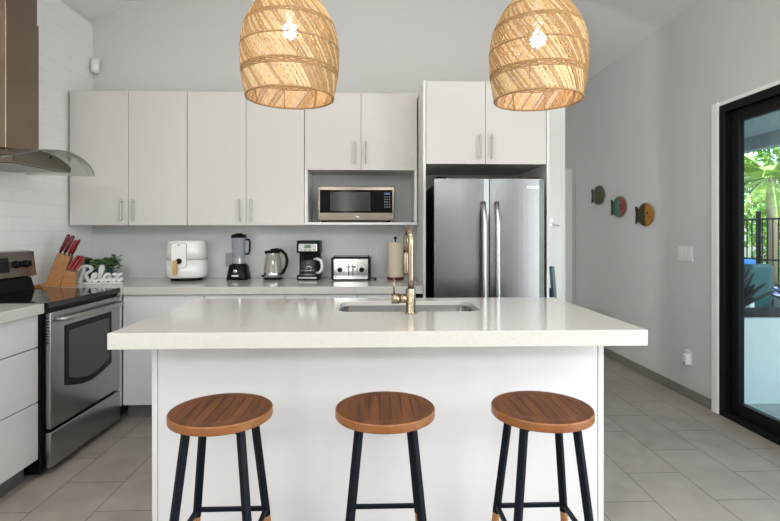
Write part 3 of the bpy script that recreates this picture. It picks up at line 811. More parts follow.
# ------------------------------------------------------------------ things on the back counter
C = .9155
# air fryer
t = thing('air_fryer', (-1.469, 4.03, C), 'white air fryer with gold handle, leftmost on the back counter', 'air fryer', rot=R(13))
t.scale = (.985, .97, 1.03)
def superell(a, bb_, n=48, p=3.2):
    out = []
    for k in range(n):
        th = 2 * PI * k / n; c_, s_ = math.cos(th), math.sin(th)
        out.append((a * math.copysign(abs(c_) ** (2 / p), c_), bb_ * math.copysign(abs(s_) ** (2 / p), s_)))
    return out
def loft(b, sections, smooth=True):
    """sections: list of (pts, z)"""
    bm = bmesh.new(); rings = [[bm.verts.new((p[0], p[1], z)) for p in pts] for pts, z in sections]
    for A_, B_ in zip(rings, rings[1:]):
        n = len(A_)
        for i in range(n): bm.faces.new((A_[i], A_[(i + 1) % n], B_[(i + 1) % n], B_[i])).smooth = smooth
    bm.faces.new(rings[0][::-1]); bm.faces.new(rings[-1])
    bmesh.ops.recalc_face_normals(bm, faces=bm.faces[:])
    for f in bm.faces: f.material_index = b.cur
    me = bpy.data.meshes.new('t'); bm.to_mesh(me); bm.free(); b.bm.from_mesh(me); bpy.data.meshes.remove(me); return b
b = MB().m('appw')
loft(b, [(superell(.140, .140), .022), (superell(.152, .150), .040), (superell(.155, .153), .07), (superell(.151, .149), .157)])
loft(b, [(superell(.151, .149), .160), (superell(.147, .145), .22), (superell(.142, .140), .285), (superell(.137, .135), .297), (superell(.122, .120), .303)])
b.build('housing', t)
b = MB().m('seam'); loft(b, [(superell(.149, .147), .1565), (superell(.149, .147), .1605)]); b.build('seam', t)
b = MB().m('black'); loft(b, [(superell(.118, .118), 0), (superell(.124, .124), .022)]); b.build('base', t)
pt = rrect(-.098, .014, .098, .286, .022)
b = MB().m('seam').prism(pt, -.1545, -.136, 'y'); b.build('panel_outline', t)
b = MB().m('appw').prism(rrect(-.0955, .0115, .1005, .2835, .020), -.1565, -.150, 'y'); pn = b.build('basket_panel', t)
b = MB().m('greypl').lathe([(.007, 0), (.007, .002)], 16, T((-.042, -.1565, .268)) @ rx(R(90))); b.build('power_mark', pn)
b = MB().m('black').lathe([(.021, 0), (.021, .012)], 24, T((-.040, -.1566, .150)) @ rx(R(90))); kb = b.build('handle_mount', t)
b = MB().m('gold').prism(rrect(-.082, -.050, .048, .158, .009), -.200, -.172, 'y', .003).box(-.070, -.052, -.174, -.156, .128, .150); b.build('handle', t)

# blender
t = thing('blender', (-1.072, 4.06, C), 'black countertop blender with glass jar, right of the air fryer', 'blender')
t.scale = (.95, .95, .98)
b = MB().m('black')
loft(b, [(superell(.092, .088, 32, 4), 0), (superell(.090, .086, 32, 4), .02), (superell(.072, .070, 32, 4), .115), (superell(.058, .056, 32, 3), .128)])
b.build('motor_base', t)
MB().m('chrome').lathe([(.0, .018), (.014, .016), (.018, .010), (.018, 0)], 24, T((-.006, -.0785, .070)) @ rx(R(83)), cap=False).build('dial', t)
MB().m('plate').box(-.032, .024, -.003, 0, -.006, .006, .001, 2, T((-.004, -.0855, .034)) @ rx(R(-9))).build('name_plate', t)
MB().m('jar').lathe([(.046, .128), (.044, .175), (.050, .185), (.062, .34)], 32, cap=False).build('jar', t)
MB().m('greypl').lathe([(.047, .128), (.047, .150), (.045, .172), (.0, .172)], 32, cap=False).build('jar_collar', t)
MB().m('chrome').box(.012, .026, -.0475, -.046, .13, .172).build('collar_highlight', t)
MB().m('black').lathe([(.0635, .338), (.0635, .352), (.060, .356), (.058, .366), (.03, .367), (.028, .376), (0.0, .376)], 32, cap=False).build('lid', t)
MB().m('black').tube([(.058, 0, .325), (.086, 0, .322), (.092, 0, .305), (.090, 0, .225), (.082, 0, .208), (.055, 0, .205)], .0085, 10).build('jar_handle', t)

# kettle
t = thing('electric_kettle', (-0.799, 4.06, C), 'glass electric kettle with black handle between blender and coffee maker', 'kettle')
t.scale = (.99, .99, .985)
MB().m('black').lathe([(.075, 0), (.078, .008), (.070, .016), (0.0, .016)], 32, cap=False).build('power_base', t)
MB().m('chrome').lathe([(.068, .017), (.075, .020), (.076, .055), (.073, .058)], 36).build('steel_base', t)
MB().m('kettle').lathe([(.075, .058), (.072, .10), (.062, .17), (.053, .212)], 36, cap=False).build('glass_body', t)
b = MB().m('black').lathe([(.054, .212), (.055, .222), (.050, .233), (0.0, .236)], 32, cap=False)
b.prism([(-.048, .205), (-.048, .232), (-.072, .226), (-.060, .200)], -.014, .014, 'y', .002)
b.build('lid', t)
MB().m('black').tube([(-.02, 0, .236), (.03, 0, .242), (.066, 0, .232), (.100, 0, .200), (.112, 0, .155), (.106, 0, .110), (.088, 0, .072), (.072, 0, .045)], [.010, .011, .013, .013, .0125, .012, .012, .014], 12).build('handle', t)
MB().m('black').box(-.094, -.066, -.012, .012, .018, .034, .004).build('switch', t)

# coffee maker
t = thing('coffee_maker', (-0.497, 4.07, C), 'black drip coffee maker with glass carafe, right of the kettle', 'coffee maker')
t.scale = (1.0, 1.0, .975)
b = MB().m('black').box(-.098, .075, -.12, .09, 0, .040, .008, 3); b.box(-.095, .072, .0, .09, .04, .22, .004); b.box(-.1, .078, -.115, .09, .218, .318, .006, 3)
b.build('housing', t)
MB().m('chrome').box(-.085, .058, -.119, -.114, .232, .292, .002).build('control_panel', t)
MB().m('lcd').box(-.040, .012, -.1205, -.1185, .256, .284).build('clock_display', t)
b = MB().m('black')
for k in range(4): b.lathe([(.0045, 0), (.0045, .002)], 12, T((-.065 + k * .034, -.119, .243)) @ rx(R(90)))
b.build('buttons', t)
MB().m('chrome').box(-.085, .055, -.1215, -.118, .012, .026, .001).build('base_trim', t)
MB().m('steel').lathe([(.062, .0405), (.062, .045), (0, .045)], 28, T((-.015, -.055, 0)), cap=False).build('warming_plate', t)
cf = MB().m('carafe').lathe([(.048, .046), (.060, .060), (.064, .095), (.058, .130), (.044, .162)], 32, T((-.015, -.058, 0)), cap=False).build('carafe', t)
MB().m('chrome').lathe([(.0625, .0), (.0625, .006)], 32, T((-.015, -.058, .075)), cap=False).build('carafe_band', cf)
MB().m('black').lathe([(.046, .160), (.048, .172), (.03, .180), (0, .181)], 28, T((-.015, -.058, 0)), cap=False).build('carafe_lid', cf)
MB().m('appw').tube([(.030, -.085, .168), (.060, -.095, .170), (.086, -.10, .158), (.098, -.10, .120), (.092, -.10, .080), (.072, -.095, .058), (.048, -.09, .058)], [.008, .011, .012, .012, .012, .010, .008], 12).build('carafe_handle', cf)

# toaster
t = thing('toaster', (-0.172, 4.05, C), 'four-slice chrome and black toaster between coffee maker and paper towels', 'toaster')
t.scale = (1.02, 1.02, .985)
b = MB().m('black').prism(rrect(-.150, .150, 0.0, .188, .022), .10, .13, 'y', .004).prism(rrect(-.150, .150, 0.0, .188, .022), -.13, -.10, 'y', .004)
b.box(-.152, -.128, -.10, .10, .004, .180, .008, 3).box(.128, .152, -.10, .10, .004, .180, .008, 3).box(-.13, .13, -.10, .10, .0, .012); b.build('end_caps', t)
b = MB().m('chrome').prism(rrect(-.130, .130, .012, .170, .006), -.1345, -.129, 'y', .001)
sh = b.build('front_plate', t)
b = MB().m('steel')
for y0, y1 in ((-.10, -.075), (-.045, -.015), (.015, .045), (.075, .10)): b.box(-.128, .128, y0, y1, .15, .186, .002)
b.build('top_bars', t)
b = MB().m('black')
for x in (-.016, .016): b.box(x - .003, x + .003, -.1362, -.1340, .035, .135)
b.box(-.037, -.004, -.150, -.1362, .104, .112, .002); b.box(.004, .037, -.150, -.1362, .104, .112, .002)
b.build('levers', t)
for x in (-.083, .083):
    MB().m('black').lathe([(.019, 0), (.019, .004), (.014, .006), (.013, .018), (0, .018)], 24, T((x, -.1345, .085)) @ rx(R(90)), cap=False).build('knob', t)
b = MB().m('seam')
for x in (-.047, .047):
    for z in (.074, .085, .096): b.lathe([(.0035, 0), (.0035, .002)], 10, T((x, -.1345, z)) @ rx(R(90)))
b.build('buttons', t)
tag(MB().m('black').tube([(.002, 4.05, .925), (.018, 4.02, .921), (.026, 3.95, .920), (.020, 3.935, .921), (.012, 3.96, .922), (.016, 4.09, .921), (-.04, 4.14, .921)], .0035, 8).build('power_cord'), 'black power cord lying beside the right end of the toaster', 'cord')

# paper towels
t = thing('paper_towel_holder', (0.179, 4.03, C), 'paper towel holder with dark red base, behind the faucet', 'paper towel holder')
t.scale = (1.03, 1.03, .965)
MB().m('redwood').lathe([(.060, 0), (.066, .004), (.066, .014), (.058, .019), (0, .019)], 32, cap=False).build('base', t)
MB().m('black').tube([(0, 0, .018), (0, 0, .335)], .006, 10).sphere((0, 0, .342), .013).build('post', t)
o = MB().m('paper').lathe([(.062, .0), (.063, .004), (.063, .285), (.061, .289), (.02, .289), (.02, .0)], 40, cap=False).build('paper_towel_roll')
o.location = (.179, 4.03, C + .0190); o.scale = (1.03, 1.03, .965); tag(o, 'cream roll of paper towels standing on the dark red holder', 'paper towels')

# wall outlets on the tiling
for k, (x, z, lab) in enumerate(((-1.185, 1.065, 'grey wall outlet cover left behind the blender'), (-.675, 1.115, 'white wall outlet cover between kettle and coffee maker'), (-.005, 1.115, 'white wall outlet cover between toaster and paper towels'))):
    t = thing('wall_outlet', (x, YB - .0062, z), lab, 'outlet', 'outlets above the back counter')
    MB().m('greypl' if k == 0 else 'btile').box(-.036, .036, -.006, 0, -.058, .058, .002).build('plate', t)
    b = MB().m('cabin' if k else 'greypl')
    for zz in (-.026, .026): b.prism(rrect(-.016, .016, zz - .018, zz + .018, .008), -.0075, -.0061, 'y')
    b.build('sockets', t)

# ------------------------------------------------------------------ knife block (tiered) on the left counter behind the range
KA = R(20)
t = thing('knife_block', (-2.165, 3.545, C), 'two-tier honey wood knife block on the counter behind the range', 'knife block', rot=KA)
MB().m('knifew').prism([(-.085, 0), (.012, 0), (.078, .205), (.0, .232), (-.068, .035), (-.085, .03)], -.045, .045, 'y', .003).build('slanted_body', t)
MB().m('knifew').prism([(.016, .0), (.105, 0), (.105, .098), (.047, .113)], -.045, .045, 'y', .003).build('front_tier', t)
MB().m('knifew').box(-.135, -.0855, -.048, .040, 0, .016, .003).build('foot_board', t)
KB = Vector((-2.165, 3.545, C)); KR = rz(KA)
def kb(v): return KB + KR @ v
def top(u): return Vector((.0, 0, .232)).lerp(Vector((.078, 0, .205)), u)
for (u, y) in ((.15, -.022), (.46, -.022), (.76, -.004), (.90, .020)):
    p = top(u); MB().m('seam').box(p.x - .009, p.x + .009, y - .0018, y + .0018, p.z - .001, p.z + .004).build('knife_slot', t)
dirv = Vector((.40, 0, .92)).normalized()
for n, (u, y, ln, mt, lab) in enumerate(((.14, -.022, .125, 'redh', 'dark red knife handle, leftmost in the top of the knife block'),
                              (.46, -.022, .125, 'redh', 'dark red knife handle, second in the top of the knife block'),
                              (.76, -.004, .100, 'redh2', 'brighter red knife handle, third in the top of the knife block'),
                              (.92, .022, .110, 'redh', 'slim dark red knife handle, rearmost in the top of the knife block'))):
    tk = thing('knife', kb(top(u) + Vector((0, y, .0045))), lab, 'knife', 'red-handled knives in the block', KA)
    w_ = .0125 if n < 3 else .0085
    MB().m('black').bar(Vector((0, 0, 0)), dirv * .012, w_ * 1.3, w_ * .9, .001).build('bolster', tk)
    MB().m(mt).tube([dirv * .012, dirv * (.02 + ln * .3), dirv * (.012 + ln * .8), dirv * (.012 + ln)], [w_ * .9, w_, w_ * 1.05, w_ * .8], 10).build('handle', tk)
dir2 = Vector((.55, 0, .83)).normalized()
for n, (x, y) in enumerate(((.058, -.032), (.079, -.032), (.100, -.032), (.068, -.002), (.090, -.002), (.080, .028))):
    tk = thing('steak_knife', kb(Vector((x, y, .113 - (x - .047) * .26 + .008))), 'small red-handled steak knife fanned in the lower tier of the knife block', 'knife', 'steak knives in the lower tier of the knife block', KA)
    MB().m('redh2').bar(Vector((0, 0, 0)), dir2 * (.112 - .006 * (n % 3)), .015, .017, .004).build('handle', tk)

# potted plant
t = thing('potted_plant', (-2.115, 3.96, C), 'small trailing plant in a dark teal pot in the counter corner', 'potted plant')
t.scale = (1.18, 1.18, 1.22)
MB().m('teal').lathe([(.062, 0), (.078, .012), (.088, .06), (.084, .112), (.076, .122), (.070, .112), (.0, .108)], 32, cap=False).build('pot', t)
MB().m('soil').lathe([(.070, .109), (.0, .112)], 24, cap=False).build('soil', t)
rg = random.Random(5)
bl = MB(); bs = MB().m('leaf')
bl.m('leaf'); bl.m('leafl')
for k in range(20):
    a = rg.uniform(0, 2 * PI); el = rg.uniform(.3, 1.1); L_ = rg.uniform(.06, .115)
    if k % 2: a = rg.uniform(-1.2, .5); L_ *= 1.15
    pts = []
    for i in range(6):
        u = i / 5; rr = .03 + L_ * u * math.cos(el * .6); z = .112 + L_ * u * math.sin(el) - .09 * u * u * (1.2 - el * .6)
        pts.append(Vector((rr * math.cos(a), rr * math.sin(a), max(z, .02))))
    for p in pts:
        p.y = min(p.y, .13); p.x = max(p.x, -.10)
    bs.tube(pts, .0018, 5)
    for i in range(1, 6):
        for sd in (-1, 1):
            bl.m('leafl' if rg.random() < .35 else 'leaf')
            sz = rg.uniform(.018, .028); d = Vector((math.cos(a + sd * 1.1), math.sin(a + sd * 1.1), rg.uniform(-.3, .6))).normalized()
            s_ = d.cross(Vector((rg.uniform(-.4, .4), rg.uniform(-.4, .4), 1))).normalized(); up = s_.cross(d).normalized()
            bm = bmesh.new(); row = []
            for (q, w) in ((0, .15), (.3, .8), (.6, .9), (.85, .5), (1.0, .05)):
                c_ = pts[i] + d * sz * 1.9 * q + up * (.12 * sz * math.sin(q * PI))
                row.append([bm.verts.new(c_ + s_ * sz * w * .62 + up * sz * .12 * w), bm.verts.new(c_), bm.verts.new(c_ - s_ * sz * w * .62 + up * sz * .12 * w)])
            for A_, B_ in zip(row, row[1:]):
                for j in (0, 1): bm.faces.new((A_[j], A_[j + 1], B_[j + 1], B_[j])).smooth = True
            bl._merge(bm)
bs.build('stems', t); bl.build('leaves', t)

# script sign "Relax": thick strokes cut from wood, painted white
def bez(p0, p1, p2, p3, n=8):
    return [tuple((1 - t_) ** 3 * a + 3 * (1 - t_) ** 2 * t_ * b_ + 3 * (1 - t_) * t_ ** 2 * c_ + t_ ** 3 * d_ for a, b_, c_, d_ in zip(p0, p1, p2, p3)) for t_ in [i / n for i in range(n + 1)]]
def ribbon(b, pts, w, dep):
    """constant-width flat stroke in the XZ plane, depth dep along y"""
    if not isinstance(w, (list, tuple)): w = [w] * len(pts)
    bm = bmesh.new(); n = len(pts); rows = []
    for i in range(n):
        a = Vector((pts[max(i - 1, 0)][0], pts[max(i - 1, 0)][1])); c = Vector((pts[min(i + 1, n - 1)][0], pts[min(i + 1, n - 1)][1]))
        tg = (c - a); tg = tg.normalized() if tg.length > 1e-9 else Vector((1, 0)); nn = Vector((-tg.y, tg.x)) * w[i] / 2; p = Vector((pts[i][0], pts[i][1]))
        L_ = p + nn; R_ = p - nn
        rows.append([bm.verts.new((L_.x, -dep / 2, L_.y)), bm.verts.new((R_.x, -dep / 2, R_.y)), bm.verts.new((R_.x, dep / 2, R_.y)), bm.verts.new((L_.x, dep / 2, L_.y))])
    for A_, B_ in zip(rows, rows[1:]):
        for j in range(4): bm.faces.new((A_[j], A_[(j + 1) % 4], B_[(j + 1) % 4], B_[j]))
    bm.faces.new(rows[0][::-1]); bm.faces.new(rows[-1]); bmesh.ops.recalc_face_normals(bm, faces=bm.faces[:])
    b._merge(bm)
def poly(*segs):
    out = []
    for s in segs:
        pts = bez(*s); out += pts if not out else pts[1:]
    return out
t = thing('word_sign', (-1.985, 3.74, C), 'white cut-out script sign reading Relax in front of the plant', 'sign', rot=R(6)); 
h = .118     # cap height; letters in a 0..2.75 wide unit frame scaled by h
K = h
def put(b, pts, w, dep=.022, dx=0, dz=.0): ribbon(b, [(p[0] * K + dx, p[1] * K + dz) for p in pts], [x * K for x in w] if isinstance(w, (list, tuple)) else w * K, dep)
letters = {
 'R': [poly(((-.02, .06), (.06, -.03), (.16, .02), (.20, .14)), ((.20, .14), (.24, .34), (.32, .62), (.42, .90))),
       poly(((.05, .66), (.02, .88), (.30, 1.0), (.55, .98)), ((.55, .98), (.92, .95), (.86, .56), (.40, .53))),
       poly(((.40, .53), (.52, .48), (.50, .12), (.66, .06)), ((.66, .06), (.74, .04), (.80, .10), (.84, .20)))],
 'e': [poly(((.84, .20), (1.02, .26), (1.12, .40), (1.04, .48)), ((1.04, .48), (.92, .56), (.82, .34), (.88, .16)), ((.88, .16), (.96, -.02), (1.12, .04), (1.22, .18)))],
 'l': [poly(((1.20, .16), (1.36, .40), (1.50, .92), (1.42, .98)), ((1.42, .98), (1.32, 1.0), (1.24, .40), (1.30, .16)), ((1.30, .16), (1.34, .02), (1.44, .05), (1.50, .14)))],
 'a': [poly(((1.86, .44), (1.62, .58), (1.46, .24), (1.56, .09)), ((1.56, .09), (1.66, -.02), (1.80, .18), (1.88, .42))),
       poly(((1.88, .44), (1.84, .30), (1.80, .05), (1.92, .06)), ((1.92, .06), (1.98, .07), (2.02, .12), (2.08, .20)))],
 'x': [poly(((2.04, .40), (2.16, .56), (2.26, .40), (2.28, .28)), ((2.28, .28), (2.32, .04), (2.44, .0), (2.58, .20))),
       poly(((2.56, .46), (2.44, .52), (2.34, .34), (2.26, .22)), ((2.26, .22), (2.18, .06), (2.06, .0), (2.02, .10)))],
}
for ch, strokes in letters.items():
    b = MB().m('appw')
    for s in strokes: put(b, s, .158, dx=-.156, dz=.014)
    b.build('letter', t)
MB().m('appw').box(-.140, .150, -.009, .009, .0, .009, .002).build('base_bar', t)

# ------------------------------------------------------------------ wall details
t = thing('motion_sensor', (-2.262, 4.178, 2.59), 'small white motion sensor high in the left back corner', 'motion sensor', rot=R(38))
b = MB().m('plate'); loft(b, [(superell(.022, .018, 24, 3), 0), (superell(.031, .026, 24, 3), .012), (superell(.033, .028, 24, 3), .09), (superell(.030, .026, 24, 3), .115)]); b.build('housing', t)
MB().m('white').prism(rrect(-.02, .02, .02, .06, .008), -.031, -.026, 'y').build('lens', t)
MB().m('plate').box(-.012, .012, .02, .034, .03, .09).build('bracket', t)

t = thing('light_switch', (XR, 3.877, 1.122), 'white three-rocker light switch plate on the right wall', 'light switch')
MB().m('plate').box(-.007, 0, -.092, .092, -.060, .060, .003).build('plate', t)
for y in (-.052, 0, .052): MB().m('plate').box(-.011, -.007, y - .018, y + .018, -.034, .034, .002).build('rocker', t)
t = thing('wall_outlet', (XR, 3.84, .315), 'white low outlet with a plugged-in device on the right wall', 'outlet')
MB().m('plate').box(-.006, 0, -.036, .036, -.058, .058, .002).build('plate', t)
MB().m('plate').box(-.045, -.006, -.034, .016, -.052, .030, .006, 3).build('plug_in_device', t)
MB().m('seam').box(-.0465, -.045, -.020, .004, -.044, -.032).build('vent', t)

def fish_mat(name, stops):
    m = mat(name, (.1, .1, .1), 0.5, spec=.3, bump=.4, bscale=70); n = m.node_tree.nodes; L = m.node_tree.links; bs_ = n['Principled BSDF']
    tc = n.new('ShaderNodeTexCoord'); sp = n.new('ShaderNodeSeparateXYZ'); L.new(tc.outputs['Object'], sp.inputs[0])
    mr = n.new('ShaderNodeMapRange'); mr.inputs[1].default_value = .14; mr.inputs[2].default_value = -.14
    L.new(sp.outputs[1], mr.inputs[0])
    nz = n.new('ShaderNodeTexNoise'); nz.inputs['Scale'].default_value = 45; L.new(tc.outputs['Object'], nz.inputs[0])
    ad = n.new('ShaderNodeMath'); ad.operation = 'MULTIPLY_ADD'; ad.inputs[1].default_value = .10; L.new(nz.outputs[0], ad.inputs[0]); L.new(mr.outputs[0], ad.inputs[2])
    cr = n.new('ShaderNodeValToRGB'); L.new(ad.outputs[0], cr.inputs[0]); cr.color_ramp.interpolation = 'LINEAR'
    e = cr.color_ramp.elements
    e[0].position, e[0].color = stops[0][0], stops[0][1] + (1,); e[1].position, e[1].color = stops[-1][0], stops[-1][1] + (1,)
    for p, c in stops[1:-1]:
        x = e.new(p); x.color = c + (1,)
    L.new(cr.outputs[0], bs_.inputs['Base Color'])
    return m
M['fish1'] = fish_mat('moss_green_glaze', [(0, (.03, .035, .022)), (.35, (.07, .095, .05)), (.65, (.05, .07, .04)), (1, (.10, .12, .07))])
M['fish2'] = fish_mat('green_and_coral_glaze', [(0, (.05, .06, .03)), (.35, (.02, .15, .09)), (.60, (.04, .20, .14)), (.70, (.28, .10, .07)), (1, (.22, .05, .04))])
M['fish3'] = fish_mat('black_and_amber_glaze', [(0, (.03, .02, .012)), (.30, (.06, .05, .015)), (.48, (.02, .02, .012)), (.62, (.05, .045, .012)), (.68, (.40, .17, .02)), (1, (.34, .13, .015))])
M['fdark'] = mat('dark_bronze', (.018, .013, .010), .4, metal=.4)
for k, (y, z, r_, lab) in enumerate(((5.37, 1.697, .112, 'mottled dark green round metal fish, upper left on the right wall'),
                             (4.91, 1.546, .112, 'round metal fish with green body and coral face, middle on the right wall'),
                             (4.43, 1.452, .112, 'round metal fish with black body and amber face, nearest the sliding door'))):
    t = thing('fish_ornament', (XR, y, z), lab, 'wall ornament', 'round fish hung on the right wall')
    # +y is away (tail), -y is the face
    b = MB().m('fish%d' % (k + 1)); bm = bmesh.new(); bmesh.ops.create_uvsphere(bm, u_segments=28, v_segments=16, radius=r_)
    for v in bm.verts: v.co.x *= .16; v.co.y *= 1.12; v.co.z *= .92
    b._merge(bm, T((-.022, 0, 0)), True); body = b.build('body', t)
    MB().m('fdark').prism([(r_ * .98, -.035), (r_ * 1.30, -r_ * .70), (r_ * 1.50, -r_ * .70), (r_ * 1.40, 0), (r_ * 1.50, r_ * .70), (r_ * 1.30, r_ * .70), (r_ * .98, .035)], -.026, -.018, 'x', .001).build('tail', t)
    MB().m('fdark').lathe([(.011, 0), (.011, .004), (.0, .006)], 16, T((-.038, -r_ * .55, r_ * .10)) @ ry(R(-90)), cap=False).build('eye', t)
    MB().m('fdark').tube([(-.030, -r_ * .97, -.02), (-.034, -r_ * .80, -.028), (-.036, -r_ * .66, -.022)], .003, 6).build('mouth', t)

# hook on the white corner board and folded board leaning below it
t = thing('wall_hook', (1.515, YB - .0201, 1.38), 'small chrome hook on the white board right of the fridge', 'hook')
MB().m('chrome').lathe([(.012, 0), (.012, .006)], 16, T((-.012, 0, .015)) @ rx(R(90))).lathe([(.012, 0), (.012, .006)], 16, T((-.012, 0, -.022)) @ rx(R(90))).build('plate', t)
MB().m('chrome').tube([(-.012, -.005, -.018), (.0, -.03, -.022), (.045, -.034, -.034)], .005, 8).build('arm', t)
t = thing('folded_step_stool', (1.40, 3.82, 0), 'narrow slate blue folded step stool leaning right of the fridge surround', 'step stool'); TT = t
b = MB().m('board'); b.bar((1.445, 3.80, 0.006), (1.365, 3.80, 1.03), .06, .024, .004); b.bar((1.445, 3.98, .006), (1.365, 3.98, 1.03), .06, .024, .004); b.build('frame', t, loc(0))
MB().m('black').bar((1.405, 3.89, 0.006), (1.325, 3.89, .85), .03, .13, .004).build('steps', t, loc(0))
t = thing('side_table', (1.93, 5.35, 0), 'small pale wood side table at the end of the passage', 'table'); TT = t
MB().m('gold').prism(rrect(1.70, 2.12, 5.10, 5.55, .03), .50, .525, 'z', .003).build('tabletop', t, loc(0))
for x in (1.74, 2.08):
    for y in (5.14, 5.51): MB().m('gold').bar((x, y, 0.002), (x, y, .499), .03, .03, .003).build('leg', t, loc(0))

# ------------------------------------------------------------------ outdoors, seen through the sliding door
M['deck'] = brick('patio_paving', (.45, .46, .45), (.48, .49, .48), (.30, .30, .30), .6, .6, .004, .6, (0, 1), (10, 10), var=.1)
M['porch'] = mat('porch_soffit', (.42, .46, .46), .8, var=.05)
M['foliage'] = mat('hedge_leaves', (.17, .33, .05), .5, var=.6, vscale=9)
M['foliage2'] = mat('lime_leaves', (.42, .58, .10), .5, var=.4, vscale=9)
M['palm'] = mat('palm_frond', (.38, .50, .14), .5, var=.35, vscale=9)
M['trunk'] = mat('palm_trunk', (.20, .15, .10), .8, bump=.6, bscale=30)
M['agave'] = mat('dark_agave_leaf', (.060, .050, .062), .45, var=.3, vscale=14)
M['planter'] = mat('white_planter', (.74, .77, .78), .35, var=.02)
M['bluef'] = mat('blue_fabric', (.02, .12, .50), .7)
M['lblue'] = mat('pale_blue_fabric', (.25, .50, .70), .7)
M['tealw'] = mat('teal_fabric', (.007, .05, .06), .6)
M['grass'] = mat('lawn_green', (.06, .12, .02), .9, var=.4, bump=.5)
struct(MB().m('deck').box(XR + .15, 6.2, -2, 9, -.13, -.02).build('patio'))
struct(MB().m('grass').box(6.2, 16, -4, 20, -.16, -.05).build('lawn'))
struct(MB().m('porch').box(XR + .16, 5.1, -2, 9, 2.55, 2.68).box(4.95, 5.1, -2, 9, 2.38, 2.55).build('porch_roof'))
for yy in (2.2, 7.6):
    struct(MB().m('white').box(4.96, 5.08, yy, yy + .12, -.02, 2.38, .004).build('porch_post'))
# planter with dark agave
t = thing('planter', (3.13, 4.0, -.02), 'tall white rectangular planter outside the sliding door', 'planter'); TT = t
MB().m('planter').box(2.75, 3.85, 3.72, 4.22, -.02, .64, .012, 3).build('box', t, loc(0))
MB().m('soil').box(2.78, 3.82, 3.75, 4.19, .640, .650).build('soil', t, loc(0))
def agave(x, y, z, n, L0, seed, label):
    rg = random.Random(seed); t = thing('agave_plant', (x, y, z), label, 'plant', 'dark agaves in the white planter')
    b = MB().m('agave')
    for k in range(n):
        a = 2 * PI * k / n + rg.uniform(-.2, .2); el = rg.uniform(.35, 1.35); L_ = L0 * rg.uniform(.75, 1.1)
        d = Vector((math.cos(a) * math.cos(el), math.sin(a) * math.cos(el), math.sin(el))); s_ = Vector((-math.sin(a), math.cos(a), 0)); up = s_.cross(d)
        if up.z < 0: up = -up
        bm = bmesh.new(); row = []
        for q, w in ((0, .5), (.25, .9), (.5, 1), (.75, .7), (1, .03)):
            c_ = d * L_ * q - Vector((0, 0, 1)) * .10 * q * q * L_ * math.cos(el)
            ww = L0 * .13 * w
            row.append([bm.verts.new(c_ + s_ * ww + up * ww * .4), bm.verts.new(c_ - up * .006), bm.verts.new(c_ - s_ * ww + up * ww * .4), bm.verts.new(c_ + up * .004)])
        for A_, B_ in zip(row, row[1:]):
            for j in range(4): bm.faces.new((A_[j], A_[(j + 1) % 4], B_[(j + 1) % 4], B_[j])).smooth = True
        b._merge(bm)
    b.build('leaves', t); return t
agave(2.93, 3.95, .66, 15, .34, 1, 'dark spiky agave at the left end of the white planter outside')
agave(3.45, 3.95, .66, 15, .32, 2, 'dark spiky agave in the middle of the white planter outside')
# fence
t = thing('metal_fence', (6.3, 6, 0), 'black metal garden fence before the palms', 'fence'); TT = t
for yy in (2.0, 3.5, 5.0, 6.5, 8.0, 9.5):
    MB().m('frame').box(6.28, 6.33, yy, yy + .05, -.05, 1.65, .003).build('post', t, loc(0))
b = MB().m('frame')
for z in (.15, .85, 1.5): b.box(6.29, 6.32, 2, 9.5, z, z + .03)
k = 2.0
while k < 9.5: b.box(6.298, 6.312, k, k + .012, .15, 1.53); k += .11
b.build('rails', t, loc(0))
# loungers and umbrella-blue things on the patio
def sofa(x, y, mt, lab):
    t = thing('patio_chair', (x, y, -.02), lab, 'chair', 'patio chairs outside')
    MB().m(mt).box(-.35, .35, -.35, .35, .30, .44, .04, 3).build('seat_cushion', t)
    MB().m(mt).box(-.35, .35, .25, .40, .40, .95, .04, 3).build('back_cushion', t)
    for sx in (-1, 1):
        for sy in (-1, 1): MB().m('white').box(sx * .33 - .02, sx * .33 + .02, sy * .33 - .02, sy * .33 + .02, 0, .30).build('leg', t)
        MB().m('white').box(sx * .37 - .025, sx * .37 + .025, -.33, .36, .30, .60, .005).build('armrest', t)
sofa(4.25, 5.35, 'tealw', 'teal cushioned patio chair behind the white planter')
sofa(4.9, 6.45, 'bluef', 'bright blue cushioned patio chair near the fence')
tag(MB().m('lblue').lathe([(.05, -.02), (.07, 0.0), (.06, .9), (.09, 1.0), (.03, 1.16), (.02, 1.4)], 16, T((5.35, 7.3, 0))).build('folded_parasol'), 'folded pale blue parasol standing before the fence', 'parasol')
# hedge: leaf cloud on a real volume
def leafcloud(b, cx, cy, cz, sx, sy, sz, n, size, rg, mats):
    bm = b.bm
    for k in range(n):
        while True:
            p = Vector((rg.uniform(-1, 1), rg.uniform(-1, 1), rg.uniform(-1, 1)))
            if .35 < p.length < 1: break
        c = Vector((cx + p.x * sx, cy + p.y * sy, cz + p.z * sz))
        d = Vector((rg.uniform(-1, 1), rg.uniform(-1, 1), rg.uniform(-.6, 1))).normalized(); s_ = d.orthogonal().normalized(); s_.rotate(Matrix.Rotation(rg.uniform(0, 6.28), 3, d))
        L_ = size * rg.uniform(.6, 1.3)
        b.m(mats[0] if rg.random() < .6 else mats[1])
        q = [bm.verts.new(c), bm.verts.new(c + d * L_ * .5 + s_ * L_ * .3), bm.verts.new(c + d * L_), bm.verts.new(c + d * L_ * .5 - s_ * L_ * .3)]
        f = bm.faces.new(q); f.material_index = b.cur
rg = random.Random(11)
hedges = [(7.4, 6.9, 'leafy green bush beyond the fence, nearest the house'), (9.9, 8.6, 'leafy green bush beyond the fence, farther back than the near one'), (10.0, 11.4, 'leafy green bush beyond the fence, farthest away')]
